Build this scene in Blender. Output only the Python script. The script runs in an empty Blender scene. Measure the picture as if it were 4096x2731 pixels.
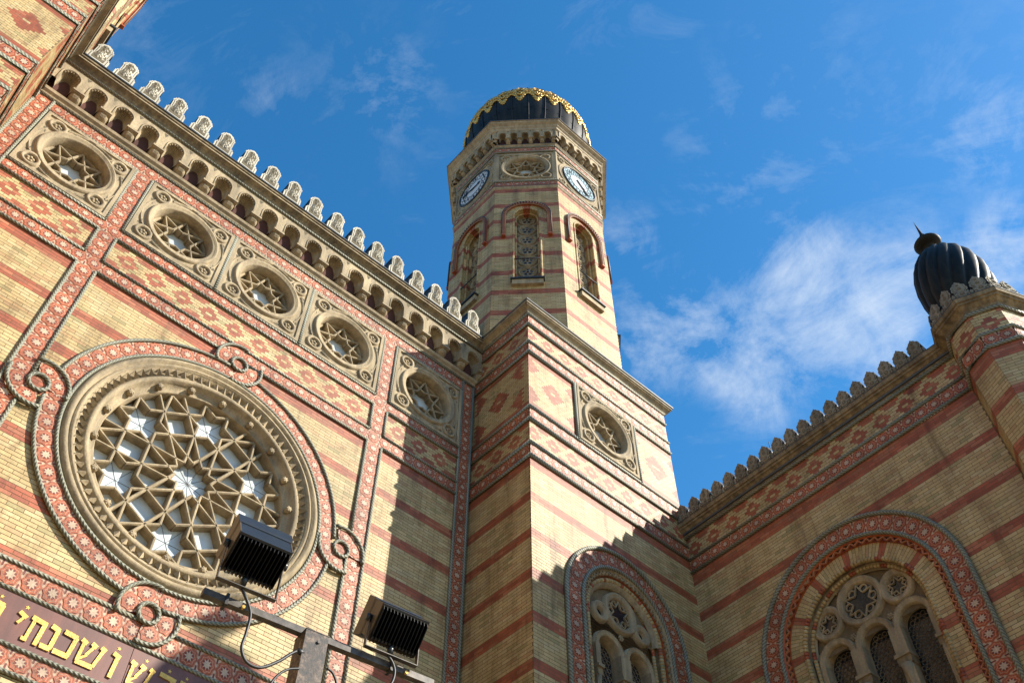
import bpy, math, random
from math import sin, cos, pi, radians, sqrt, atan2, floor, hypot, tan
from mathutils import Matrix, Vector
R_ = random.Random(7)
scene = bpy.context.scene
COL = scene.collection

# ------------------------------------------------------------------ materials
def nodes_mat(name):
    m = bpy.data.materials.new(name); m.use_nodes = True
    nt = m.node_tree; b = nt.nodes['Principled BSDF']
    return m, nt, b
def lk(nt, a, b): nt.links.new(a, b)
def noise(nt, scale, detail=3, rough=.55, coord='Object', vec=None):
    n = nt.nodes.new('ShaderNodeTexNoise'); n.inputs['Scale'].default_value = scale
    n.inputs['Detail'].default_value = detail; n.inputs['Roughness'].default_value = rough
    if vec is None:
        t = nt.nodes.new('ShaderNodeTexCoord'); vec = t.outputs[coord]
    lk(nt, vec, n.inputs['Vector']); return n
def ramp(nt, fac, stops):
    r = nt.nodes.new('ShaderNodeValToRGB'); e = r.color_ramp.elements
    while len(e) < len(stops): e.new(.5)
    for el, (p, c) in zip(e, stops):
        el.position = p; el.color = (*c, 1) if len(c) == 3 else c
    lk(nt, fac, r.inputs['Fac']); return r
def mix(nt, a, b, fac=None, mode='MULTIPLY', f=1.0):
    n = nt.nodes.new('ShaderNodeMix'); n.data_type = 'RGBA'; n.blend_type = mode
    n.inputs[0].default_value = f
    if fac is not None: lk(nt, fac, n.inputs[0])
    for i, s in ((6, a), (7, b)):
        if isinstance(s, tuple): n.inputs[i].default_value = (*s, 1)
        else: lk(nt, s, n.inputs[i])
    return n.outputs[2]
def bump(nt, b, h, strength, dist=.01):
    n = nt.nodes.new('ShaderNodeBump'); n.inputs['Strength'].default_value = strength
    n.inputs['Distance'].default_value = dist
    lk(nt, h, n.inputs['Height']); lk(nt, n.outputs[0], b.inputs['Normal'])
def world_pos(nt):
    g = nt.nodes.new('ShaderNodeNewGeometry'); return g.outputs['Position']

AK = .74
def mat_weathered(name, col, rough=.85, var=.25, fine=30, big=1.3, metallic=0, bmp=.4, streak=0.):
    m, nt, b = nodes_mat(name)
    if not metallic: col = tuple(c * AK for c in col)
    p = world_pos(nt)
    n1 = noise(nt, big, 5, .6, vec=p); n2 = noise(nt, fine, 3, .6, vec=p)
    lo = tuple(1 - var for _ in col); hi = tuple(1 + var * .5 for _ in col)
    r1 = ramp(nt, n1.outputs['Fac'], [(.3, lo), (.7, hi)])
    r2 = ramp(nt, n2.outputs['Fac'], [(.25, (1 - var * .7,) * 3), (.75, (1 + var * .3,) * 3)])
    c = mix(nt, col, r1.outputs[0]); c = mix(nt, c, r2.outputs[0])
    if streak:
        mp = nt.nodes.new('ShaderNodeMapping'); mp.inputs['Scale'].default_value = (7, 7, .7)
        lk(nt, p, mp.inputs['Vector']); n3 = noise(nt, 1, 4, .6, vec=mp.outputs[0])
        r3 = ramp(nt, n3.outputs['Fac'], [(.38, (1 - streak, 1 - streak, 1 - streak * .95)), (.62, (1, 1, 1))])
        c = mix(nt, c, r3.outputs[0])
    lk(nt, c, b.inputs['Base Color'])
    b.inputs['Roughness'].default_value = rough; b.inputs['Metallic'].default_value = metallic
    if bmp: bump(nt, b, n2.outputs['Fac'], bmp, .01)
    return m

def mat_brick():
    m, nt, b = nodes_mat('glazed facing brick')
    a = nt.nodes.new('ShaderNodeAttribute'); a.attribute_name = 'tint'
    p = world_pos(nt)
    n1 = noise(nt, .9, 5, .62, vec=p); n2 = noise(nt, 45, 3, .6, vec=p)
    r1 = ramp(nt, n1.outputs['Fac'], [(.32, (.80, .79, .76)), (.52, (1, 1, 1)), (.7, (1.06, 1.06, 1.05))])
    r2 = ramp(nt, n2.outputs['Fac'], [(.3, (.88, .87, .85)), (.7, (1.06, 1.06, 1.06))])
    mp = nt.nodes.new('ShaderNodeMapping'); mp.inputs['Scale'].default_value = (2.6, 2.6, .45); lk(nt, p, mp.inputs['Vector'])
    n3 = noise(nt, 1, 6, .68, vec=mp.outputs[0]); r3 = ramp(nt, n3.outputs['Fac'], [(.30, (.50, .45, .38)), (.45, (.90, .88, .85)), (.56, (1, 1, 1)), (.74, (1.12, 1.11, 1.12))])
    n4 = noise(nt, 3.2, 6, .7, vec=p); r4 = ramp(nt, n4.outputs['Fac'], [(.30, (.74, .66, .60)), (.42, (1, 1, 1)), (.64, (1, 1, 1)), (.76, (1.02, .90, .84))])
    c = mix(nt, a.outputs['Color'], r1.outputs[0]); c = mix(nt, c, r2.outputs[0]); c = mix(nt, c, r3.outputs[0]); c = mix(nt, c, r4.outputs[0])
    lk(nt, c, b.inputs['Base Color']); b.inputs['Roughness'].default_value = .62
    bump(nt, b, n2.outputs['Fac'], .35, .006)
    return m

def mat_rope():
    m, nt, b = nodes_mat('twisted rope moulding')
    t = nt.nodes.new('ShaderNodeTexCoord'); s = nt.nodes.new('ShaderNodeSeparateXYZ'); lk(nt, t.outputs['UV'], s.inputs[0])
    def M(op, x, y=None):
        n = nt.nodes.new('ShaderNodeMath'); n.operation = op
        for i, v in enumerate((x, y)):
            if v is None: continue
            if isinstance(v, (int, float)): n.inputs[i].default_value = v
            else: lk(nt, v, n.inputs[i])
        return n.outputs[0]
    tri = M('PINGPONG', M('MULTIPLY', s.outputs[1], 2.0), .5)
    w = M('SINE', M('MULTIPLY', M('ADD', M('MULTIPLY', s.outputs[0], 13.0), M('MULTIPLY', tri, 2.0)), 2 * pi))
    w = M('ADD', M('MULTIPLY', w, .5), .5)
    r = ramp(nt, w, [(0.0, (.10, .095, .062)), (.4, (.18, .18, .13)), (1, (.265, .265, .20))])
    n1 = noise(nt, 2.0, 4, .6, vec=world_pos(nt))
    r1 = ramp(nt, n1.outputs['Fac'], [(.3, (.75, .75, .72)), (.7, (1.1, 1.1, 1.1))])
    lk(nt, mix(nt, r.outputs[0], r1.outputs[0]), b.inputs['Base Color'])
    b.inputs['Roughness'].default_value = .6
    bump(nt, b, w, .6, .012)
    return m

STONE = (.54, .42, .25)
MT = {}
MT['brick'] = mat_brick()
MT['mortar'] = mat_weathered('brick mortar', (.215, .145, .07), .95, .2, 20)
MT['stone'] = mat_weathered('carved limestone', STONE, .85, .34, 26, 1.1, streak=.34, bmp=.7)
MT['stone_d'] = mat_weathered('darker limestone', (.40, .30, .165), .9, .4, 18, 1.6, streak=.5)  # limestone in a darker, more heavily streaked tone
MT['stone_g'] = mat_weathered('grey limestone', (.38, .32, .22), .9, .3, 22, 1.4, streak=.35)
MT['white'] = mat_weathered('pale carved stone', (.68, .63, .50), .8, .25, 14, 2.0, streak=.3)
MT['groove'] = mat_weathered('painted recess shade', (.16, .13, .08), .95, .3, 14)  # flat dark colour painted in for the shade of carved recesses
MT['terra'] = mat_weathered('terracotta red', (.54, .115, .028), .6, .38, 30, 2.0)
MT['terra_d'] = mat_weathered('terracotta dark red', (.22, .038, .018), .65, .38, 30, 2.0)
MT['terra_m'] = mat_weathered('terracotta orange', (.58, .21, .09), .6, .38, 30, 2.0)
MT['hoodb'] = mat_weathered('brown terracotta', (.40, .19, .10), .6, .2, 30, 2.0)
MT['cream'] = mat_weathered('terracotta cream', (.66, .465, .31), .6, .38, 30, 2.0)
MT['rope'] = mat_rope()
MT['glass'] = mat_weathered('frosted leaded glass', (.70, .77, .78), .3, .25, 5, .9, bmp=0)
MT['lead'] = mat_weathered('lead came', (.10, .10, .11), .6, .1)
MT['stone_r'] = mat_weathered('relief ground with painted shade', (.24, .175, .095), .9, .4, 18, 1.6)  # shade of the recessed ground put into its stone colour
MT['dglass'] = mat_weathered('dark window glass', (.028, .033, .042), .12, .5, 9, 3, bmp=.1)
MT['bottle'] = mat_weathered('bullseye glass rims', (.26, .20, .15), .5, .5, 12, 5, bmp=0)
MT['copper'] = mat_weathered('dark patinated copper', (.028, .026, .017), .5, .45, 8, 1.5, metallic=0, bmp=.15, streak=.5)
MT['copper'].node_tree.nodes['Principled BSDF'].inputs['Specular IOR Level'].default_value = .16
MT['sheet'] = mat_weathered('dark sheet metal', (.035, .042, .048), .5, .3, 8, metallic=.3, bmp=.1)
MT['gold'] = mat_weathered('gilding', (.66, .40, .09), .34, .45, 22, 3, metallic=.6, bmp=.5)
MT['lettergold'] = mat_weathered('gilded letters', (.66, .40, .085), .45, .4, 40, 3, metallic=.45, bmp=.6)
MT['granite'] = mat_weathered('red granite', (.215, .068, .042), .5, .3, 90, 1.6, bmp=.05, streak=.3)
MT['dial'] = mat_weathered('white clock dial', (.80, .82, .84), .4, .06, 8, bmp=0)
MT['dialblue'] = mat_weathered('pale blue dial glass', (.50, .68, .74), .3, .12, 8, bmp=0)
MT['black'] = mat_weathered('black paint', (.012, .012, .013), .5, .1, bmp=0)
MT['lampblack'] = mat_weathered('black powder coated metal', (.024, .029, .034), .36, .2, 30, 5, bmp=.05)
MT['lampside'] = mat_weathered('reflection tinted side metal', (.11, .075, .040), .42, .2, 30, 4, bmp=.05)  # tan of bright reflections put into the colour of the sides
MT['fin'] = mat_weathered('matt black fins', (.004, .005, .006), .6, .1, bmp=0)
MT['iron'] = mat_weathered('dark iron', (.022, .020, .016), .6, .3, bmp=0)
MT['iron'].node_tree.nodes['Principled BSDF'].inputs['Specular IOR Level'].default_value = .2
MT['fin'].node_tree.nodes['Principled BSDF'].inputs['Specular IOR Level'].default_value = .25
MT['stone_p'] = mat_weathered('pale cornice stone', (.60, .49, .33), .85, .25, 26, 1.1, streak=.3)
MT['yoke'] = mat_weathered('grey steel bracket', (.085, .072, .06), .5, .6, 20, 5, metallic=.2, bmp=.1)
MT['cable'] = mat_weathered('black rubber cable', (.015, .015, .016), .5, .1, bmp=0)
MT['asphalt'] = mat_weathered('stone paving', (.30, .235, .15), .9, .2, 8, .5)
MT['plaster'] = mat_weathered('dull plaster', (.16, .125, .085), .95, .2, 6, .4)
MT['niche'] = mat_weathered('shade darkened niche brick', (.10, .032, .02), .9, .4, 20)  # shadow between the corbels put into the brick colour
MT['roof'] = mat_weathered('zinc roofing', (.10, .11, .12), .6, .2, 4)
def mat_rust():
    m, nt, b = nodes_mat('chipped painted steel')
    n = noise(nt, 26, 5, .65); n2 = noise(nt, 7, 4, .6)
    r = ramp(nt, n.outputs['Fac'], [(.36, (.012, .011, .010)), (.50, (.045, .028, .018)), (.62, (.13, .085, .055)), (.76, (.24, .19, .14))])
    r2 = ramp(nt, n2.outputs['Fac'], [(.3, (.6, .6, .6)), (.7, (1.1, 1.1, 1.1))])
    lk(nt, mix(nt, r.outputs[0], r2.outputs[0]), b.inputs['Base Color'])
    b.inputs['Roughness'].default_value = .55; b.inputs['Metallic'].default_value = .1
    bump(nt, b, n.outputs['Fac'], .4, .004)
    return m
MT['rust'] = mat_rust()
def mat_lowbrick():
    m, nt, b = nodes_mat('striped brickwork')
    p = world_pos(nt); s = nt.nodes.new('ShaderNodeSeparateXYZ'); lk(nt, p, s.inputs[0])
    a = nt.nodes.new('ShaderNodeMath'); a.operation = 'ADD'; lk(nt, s.outputs[0], a.inputs[0]); lk(nt, s.outputs[1], a.inputs[1])
    c = nt.nodes.new('ShaderNodeCombineXYZ'); lk(nt, a.outputs[0], c.inputs[0]); lk(nt, s.outputs[2], c.inputs[1])
    br = nt.nodes.new('ShaderNodeTexBrick'); lk(nt, c.outputs[0], br.inputs['Vector'])
    br.inputs['Scale'].default_value = 1; br.inputs['Brick Width'].default_value = .27; br.inputs['Row Height'].default_value = 1 / 13
    br.inputs['Mortar Size'].default_value = .006
    br.inputs['Color1'].default_value = (.60, .43, .20, 1); br.inputs['Color2'].default_value = (.52, .36, .17, 1)
    br.inputs['Mortar'].default_value = (.235, .165, .085, 1)
    lk(nt, br.outputs['Color'], b.inputs['Base Color']); b.inputs['Roughness'].default_value = .8
    return m
MT['lowbrick'] = mat_lowbrick()

# ------------------------------------------------------------------ mesh builder, local axes: u right, v up, d outward
class MB:
    def __init__(s): s.v = []; s.f = []; s.m = []; s.uv = {}; s.tint = {}; s.mats = []; s.smooth = set()
    def mi(s, m):
        if m not in s.mats: s.mats.append(m)
        return s.mats.index(m)
    def pt(s, u, v, d): s.v.append((u, -d, v)); return len(s.v) - 1
    def face(s, idx, m, smooth=False, uv=None, tint=None):
        s.f.append(tuple(idx)); s.m.append(s.mi(m)); k = len(s.f) - 1
        if smooth: s.smooth.add(k)
        if uv: s.uv[k] = uv
        if tint: s.tint[k] = tint
        return k
    def poly(s, pts, d, m, tint=None):
        return s.face([s.pt(u, v, d) for u, v in pts], m, tint=tint)
    def rect(s, u0, u1, v0, v1, d, m, tint=None): return s.poly([(u0, v0), (u1, v0), (u1, v1), (u0, v1)], d, m, tint)
    def prism(s, pts, d0, d1, m, ms=None, back=False):   # front at d1, pts ccw
        ms = ms or m; n = len(pts)
        a = [s.pt(u, v, d1) for u, v in pts]; b = [s.pt(u, v, d0) for u, v in pts]
        s.face(a, m)
        for i in range(n):
            j = (i + 1) % n; s.face([a[j], a[i], b[i], b[j]], ms)
        if back: s.face(b[::-1], ms)
    def box(s, u0, u1, v0, v1, d0, d1, m, ms=None): s.prism([(u0, v0), (u1, v0), (u1, v1), (u0, v1)], d0, d1, m, ms, back=True)
    def star(s, c, n, r1, r2, d, m, rot=0., d0=None):
        pts = [(c[0] + (r1 if i % 2 == 0 else r2) * cos(rot + i * pi / n), c[1] + (r1 if i % 2 == 0 else r2) * sin(rot + i * pi / n)) for i in range(2 * n)]
        if d0 is None:
            k = s.pt(c[0], c[1], d); q = [s.pt(u, v, d) for u, v in pts]
            for i in range(2 * n): s.face([k, q[i], q[(i + 1) % (2 * n)]], m)
        else: s.prism(pts, d0, d, m)
    def disc(s, c, r, d, m, n=32):
        k = s.pt(c[0], c[1], d); q = [s.pt(c[0] + r * cos(2 * pi * i / n), c[1] + r * sin(2 * pi * i / n), d) for i in range(n)]
        for i in range(n): s.face([k, q[i], q[(i + 1) % n]], m)
    def revolve(s, c, prof, m, n=48, a0=0., a1=2 * pi, smooth=True, mf=None, su=1., sv=1.):   # prof (r,d) from outside in
        full = abs(a1 - a0 - 2 * pi) < 1e-6; N = n if full else n + 1
        rows = []
        for i in range(N):
            a = a0 + (a1 - a0) * i / n
            rows.append([s.pt(c[0] + su * r * cos(a), c[1] + sv * r * sin(a), d) for r, d in prof])
        for i in range(n):
            A = rows[i]; B = rows[(i + 1) % N]
            for j in range(len(prof) - 1):
                s.face([A[j], B[j], B[j + 1], A[j + 1]], mf(i, j) if mf else m, smooth)
    def tube(s, path, r, m, n=8, closed=False, smooth=True, cap=True):   # path of (u,v,d)
        P = [Vector((p[0], -p[2], p[1])) for p in path]; L = len(P); rings = []; acc = 0.; S = []
        for i in range(L):
            a = P[i - 1] if (i or closed) else P[i]; b = P[(i + 1) % L] if (i < L - 1 or closed) else P[i]
            t = (b - a).normalized()
            ref = Vector((0, 1, 0)) if abs(t.y) < .9 else Vector((1, 0, 0))
            x = ref.cross(t).normalized(); y = t.cross(x)
            k = 1.
            if (0 < i < L - 1) or closed:
                t1 = (P[i] - P[i - 1]).normalized(); cc = max(.5, t1.dot(t)); k = 1 / cc
            if i: acc += (P[i] - P[i - 1]).length
            S.append(acc)
            rr = r[i] if isinstance(r, (list, tuple)) else r
            ring = []
            for j in range(n):
                an = 2 * pi * j / n; q = P[i] + (x * cos(an) * k + y * sin(an)) * rr
                s.v.append(tuple(q)); ring.append(len(s.v) - 1)
            rings.append(ring)
        if closed: S.append(acc + (P[0] - P[-1]).length)
        for i in range(L if closed else L - 1):
            A = rings[i]; B = rings[(i + 1) % L]
            for j in range(n):
                j2 = (j + 1) % n
                s.face([A[j], A[j2], B[j2], B[j]], m, smooth,
                       uv=[(S[i], j / n), (S[i], (j + 1) / n), (S[i + 1], (j + 1) / n), (S[i + 1], j / n)])
        if cap and not closed:
            s.face(rings[0][::-1], m); s.face(rings[-1], m)
    def ball(s, c, r, m, n=8, h=5, sq=1.):
        rows = []
        for i in range(1, h):
            a = pi * i / h
            rows.append([s.pt(c[0] + r * sin(a) * cos(2 * pi * j / n), c[1] + r * sin(a) * sin(2 * pi * j / n), c[2] + r * cos(a) * sq) for j in range(n)])
        t = s.pt(c[0], c[1], c[2] + r * sq); b = s.pt(c[0], c[1], c[2] - r * sq)
        for j in range(n):
            s.face([t, rows[0][j], rows[0][(j + 1) % n]], m, True); s.face([b, rows[-1][(j + 1) % n], rows[-1][j]], m, True)
            for i in range(len(rows) - 1): s.face([rows[i][j], rows[i + 1][j], rows[i + 1][(j + 1) % n], rows[i][(j + 1) % n]], m, True)
    def bar(s, a, b, w, d0, d1, m, ridge=.4):   # tracery bar with bevelled front from a to b (u,v)
        dx, dy = b[0] - a[0], b[1] - a[1]; L = hypot(dx, dy)
        if L < 1e-4: return
        nx, ny = -dy / L * w / 2, dx / L * w / 2; k = ridge
        P = [(a, b)]
        q = []
        for (p) in (a, b):
            q.append([s.pt(p[0] + nx, p[1] + ny, d0), s.pt(p[0] + nx, p[1] + ny, d1 - w * .35), s.pt(p[0] + nx * k, p[1] + ny * k, d1),
                      s.pt(p[0] - nx * k, p[1] - ny * k, d1), s.pt(p[0] - nx, p[1] - ny, d1 - w * .35), s.pt(p[0] - nx, p[1] - ny, d0)])
        for j in range(5): s.face([q[0][j], q[0][j + 1], q[1][j + 1], q[1][j]], m)
        s.face(q[0][::-1], m); s.face(q[1], m)
    def mesh(s, name):
        me = bpy.data.meshes.new(name); me.from_pydata(s.v, [], s.f)
        for k in s.mats: me.materials.append(MT[k])
        me.polygons.foreach_set('material_index', s.m)
        me.polygons.foreach_set('use_smooth', [i in s.smooth for i in range(len(s.f))])
        if s.uv:
            ul = me.uv_layers.new(name='UVMap')
            for k, co in s.uv.items():
                p = me.polygons[k]
                for li, c in zip(p.loop_indices, co): ul.data[li].uv = c
        if s.tint:
            ca = me.color_attributes.new('tint', 'FLOAT_COLOR', 'CORNER')
            arr = [0.5] * (4 * len(me.loops))
            for k, c in s.tint.items():
                for li in me.polygons[k].loop_indices: arr[4 * li:4 * li + 4] = (*c, 1)
            ca.data.foreach_set('color', arr)
        me.update(); return me

WM = {}
def obj(name, data, parent=None, M=None, label=None, kind=None, cat=None, group=None):
    if isinstance(data, MB): data = data.mesh(name)
    o = bpy.data.objects.new(name, data); COL.objects.link(o)
    M = M.copy() if M is not None else Matrix.Identity(4)
    WM[o] = M
    if parent is not None:
        o.parent = parent; o.matrix_basis = WM[parent].inverted() @ M
    else: o.matrix_basis = M
    for k, v in (('label', label), ('kind', kind), ('category', cat), ('group', group)):
        if v: o[k] = v
    return o
def thing(name, loc, label, cat, group=None):
    return obj(name, None, None, Matrix.Translation(loc), label=label, cat=cat, group=group)
def FR(x, y, ang, z=0.):   # frame whose outward normal points to compass angle ang (degrees from +x)
    return Matrix.Translation((x, y, z)) @ Matrix.Rotation(radians(ang + 90), 4, 'Z')
def at(M, u=0, v=0, d=0): return M @ Matrix.Translation((u, -d, v))

# ------------------------------------------------------------------ brickwork
HC = 1 / 13
def tintY():
    t = R_.random(); k = .86 + .2 * R_.random()
    c = (.655, .480, .215) if t < .58 else ((.69, .53, .265) if t < .82 else ((.61, .395, .18) if t < .94 else (.48, .39, .165)))
    return tuple(x * k * AK for x in c)
def tintR():
    k = .78 + .36 * R_.random(); c = (.46, .115, .045) if R_.random() < .7 else (.52, .175, .08)
    return tuple(x * k * AK for x in c)
def stripes(vref): return lambda u, v: floor((vref - v) / HC) % 13 < 3
def diamond(du, j, hw, hh):   # stepped lozenge, hollow heart
    return abs(du) / hw + abs(j) / hh < 1.0 and not (abs(du) < .09 and abs(j) < .5)
def diaper(uc, vc, pitch=.61):
    def f(u, v):
        du = (u - uc + pitch / 2) % pitch - pitch / 2; j = round((v - vc) / HC)
        if diamond(du, j, .27, 3.1): return True
        e = (u - uc) % pitch - pitch / 2
        return abs(j) >= 4 and abs(e) < .16 or abs(j) == 3 and abs(e) < .09
    return f
def bricks(mb, u0, u1, v0, v1, d, red, skip=None, fine=(), ph=0., vref=0., cell=None):
    # cell = (uc, vc, L): small pattern bricks centred on uc in the row at vc
    k0 = int(floor((v0 - vref) / HC)); k1 = int(floor((v1 - vref) / HC)) + 1
    for k in range(k0, k1 + 1):
        a = max(v0, vref + k * HC + .0055); b = min(v1, vref + (k + 1) * HC - .0055)
        if b - a < .012: continue
        vm = vref + (k + .5) * HC; fz = any(x <= vm <= y for x, y in fine); L = .135 if fz else .27
        x = u0 - ((k % 2) * L * .5 + ph) % L
        if fz and cell:
            uc_, vc_, L = cell; j_ = round((vm - vc_) / HC); x = uc_ - L / 2 + (j_ % 2) * L / 2; x -= math.ceil((x - u0) / L) * L
        while x < u1:
            p = max(x + .004, u0); q = min(x + L - .004, u1); x += L
            if q - p < .02: continue
            um = (p + q) / 2
            if skip and skip(um, vm): continue
            r = red(um, vm)
            mb.rect(p, q, a, b, d, 'brick', tint=tintR() if r else tintY())
def hole_wall(mb, u0, u1, v0, v1, uc, R, vs, vb, d, m, n=20):   # wall sheet with a round headed opening
    mb.rect(u0, uc - R, vb, vs, d, m); mb.rect(uc + R, u1, vb, vs, d, m)
    if vb > v0: mb.rect(u0, u1, v0, vb, d, m)
    pts = [(uc - R * cos(pi * i / n), vs + R * sin(pi * i / n)) for i in range(n + 1)]
    mb.rect(u0, uc - R, vs, v1, d, m); mb.rect(uc + R, u1, vs, v1, d, m)
    for i in range(n):
        a, b = pts[i], pts[i + 1]; mb.poly([a, b, (b[0], v1), (a[0], v1)], d, m)
def sheet_holes(mb, u0, u1, v0, v1, holes, d, m):   # holes: (ua, ub) strips sharing va..vb
    (va, vb), hs = holes
    mb.rect(u0, u1, v0, va, d, m); mb.rect(u0, u1, vb, v1, d, m); x = u0
    for a, b in sorted(hs): mb.rect(x, a, va, vb, d, m); x = b
    mb.rect(x, u1, va, vb, d, m)
def in_arch(u, v, uc, R, vs, vb): return abs(u - uc) < R and vb < v < vs or hypot(u - uc, v - vs) < R and v >= vs
def arch_path(uc, R, vs, vb, n=28):
    return [(uc - R, vb)] + [(uc - R * cos(pi * i / n), vs + R * sin(pi * i / n)) for i in range(n + 1)] + [(uc + R, vb)]
def lp(path, d): return [(u, v, d) for u, v in path]

# ------------------------------------------------------------------ star tiles laid along a path
def tiles(mb, path, w, d, pitch=.315, closed=False, base=True):
    P = list(path) + ([path[0]] if closed else []); S = [0.]
    for a, b in zip(P, P[1:]): S.append(S[-1] + hypot(b[0] - a[0], b[1] - a[1]))
    T = S[-1]; n = max(1, round(T / pitch)); p = T / n
    def nrm(i):
        i = max(0, min(len(P) - 2, i)); a, b = P[i], P[i + 1]; L = hypot(b[0] - a[0], b[1] - a[1]) or 1
        return (-(b[1] - a[1]) / L, (b[0] - a[0]) / L)
    def at_(s_, t):
        s_ = max(0., min(T, s_)); i = 0
        while i < len(S) - 2 and S[i + 1] < s_: i += 1
        k = (s_ - S[i]) / ((S[i + 1] - S[i]) or 1); a, b = P[i], P[i + 1]
        n0 = nrm(i)
        if k < .5: n1 = nrm(i - 1) if (i or not closed) else nrm(len(P) - 2); q = .5 - k
        else: n1 = nrm(i + 1) if (i < len(P) - 2 or not closed) else nrm(0); q = k - .5
        if n0[0] * n1[0] + n0[1] * n1[1] < .5: n1 = n0
        nx = n0[0] * (1 - q) + n1[0] * q; ny = n0[1] * (1 - q) + n1[1] * q; L = hypot(nx, ny) or 1
        return (a[0] + (b[0] - a[0]) * k + nx / L * t, a[1] + (b[1] - a[1]) * k + ny / L * t)
    def shape(c, pts, dd, m):
        mb.poly([at_(c + x * p, y * w) for x, y in pts], dd, m)
    def starp(r1, r2, n_=8, rot=0.): return [((r1 if i % 2 == 0 else r2) * cos(rot + i * pi / n_), (r1 if i % 2 == 0 else r2) * sin(rot + i * pi / n_)) for i in range(2 * n_)]
    def fan(c, pts, dd, m):
        q = [mb.pt(*at_(c + x * p, y * w), dd) for x, y in pts]; k = mb.pt(*at_(c, 0), dd)
        for i in range(len(q)): mb.face([k, q[i], q[(i + 1) % len(q)]], m)
    for i in range(n):
        c = (i + .5) * p
        if base:
            for h in (-.5, 0):
                shape(c, [(h, -.5), (h + .5, -.5), (h + .5, .5), (h, .5)], d, 'terra_m')
        # pale interlace around each star
        for sx in (-1, 1):
            for sy in (-1, 1):
                g = [(sx * .34, sy * .5), (sx * .5, sy * .5), (sx * .5, sy * .06), (sx * .44, sy * .14), (sx * .44, sy * .30), (sx * .30, sy * .40)]
                if sx * sy < 0: g = g[::-1]
                shape(c, g, d + .002, 'cream')
                g = [(sx * .455, sy * .5), (sx * .5, sy * .5), (sx * .5, sy * .20), (sx * .455, sy * .24)]
                if sx * sy < 0: g = g[::-1]
                shape(c, g, d + .004, 'terra_d')
        fan(c, starp(.49, .405), d + .005, 'terra_d')
        fan(c, starp(.465, .385), d + .007, 'terra')
        fan(c, starp(.385, .31), d + .009, 'cream')
        fan(c, starp(.362, .29), d + .011, 'terra')
        fan(c, starp(.29, .20, rot=pi / 8), d + .013, 'terra_d')
        fan(c, starp(.26, .135), d + .016, 'cream')

def rope(path3, parent, M, r=.034, closed=False, n=8):
    mb = MB(); mb.tube(path3, r, 'rope', n, closed); return obj('rope_moulding', mb, parent, M)
def hrope(v, u0, u1, parent, M, d=.03, r=.034):
    return rope([(u0, v, d), (u1, v, d)], parent, M, r)
def vrope(u, v0, v1, parent, M, d=.03, r=.034):
    return rope([(u, v0, d), (u, v1, d)], parent, M, r)
def tileband(path, w, parent, M, d=.02, pitch=.315, closed=False):
    mb = MB(); tiles(mb, path, w, d, pitch, closed); return obj('tile_band', mb, parent, M)

# plan sweep for cornices: pts world plan polygon (outward = left-hand normal flipped), prof [(offset, z)]
def sweep(name, pts, prof, m, parent, closed=False, mf=None, label=None):
    mb = MB(); N = len(pts); rows = []
    for i in range(N):
        p = Vector(pts[i])
        def en(a, b):
            t = (Vector(b) - Vector(a)).normalized(); return Vector((t.y, -t.x))
        if closed: n1, n2 = en(pts[i - 1], pts[i]), en(pts[i], pts[(i + 1) % N])
        else:
            n1 = en(pts[i - 1], pts[i]) if i else en(pts[0], pts[1]); n2 = en(pts[i], pts[i + 1]) if i < N - 1 else n1
        b = (n1 + n2).normalized(); k = 1 / max(.3, b.dot(n1))
        row = []
        for o_, z in prof:
            q = p + b * o_ * k; mb.v.append((q.x, q.y, z)); row.append(len(mb.v) - 1)
        rows.append(row)
    for i in range(N if closed else N - 1):
        A, B = rows[i], rows[(i + 1) % N]
        for j in range(len(prof) - 1):
            mb.face([A[j], B[j], B[j + 1], A[j + 1]], mf[j] if mf else m)
    if not closed:
        mb.face(rows[0], m); mb.face(rows[-1][::-1], m)
    return obj(name, mb, parent, label=label)

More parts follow.
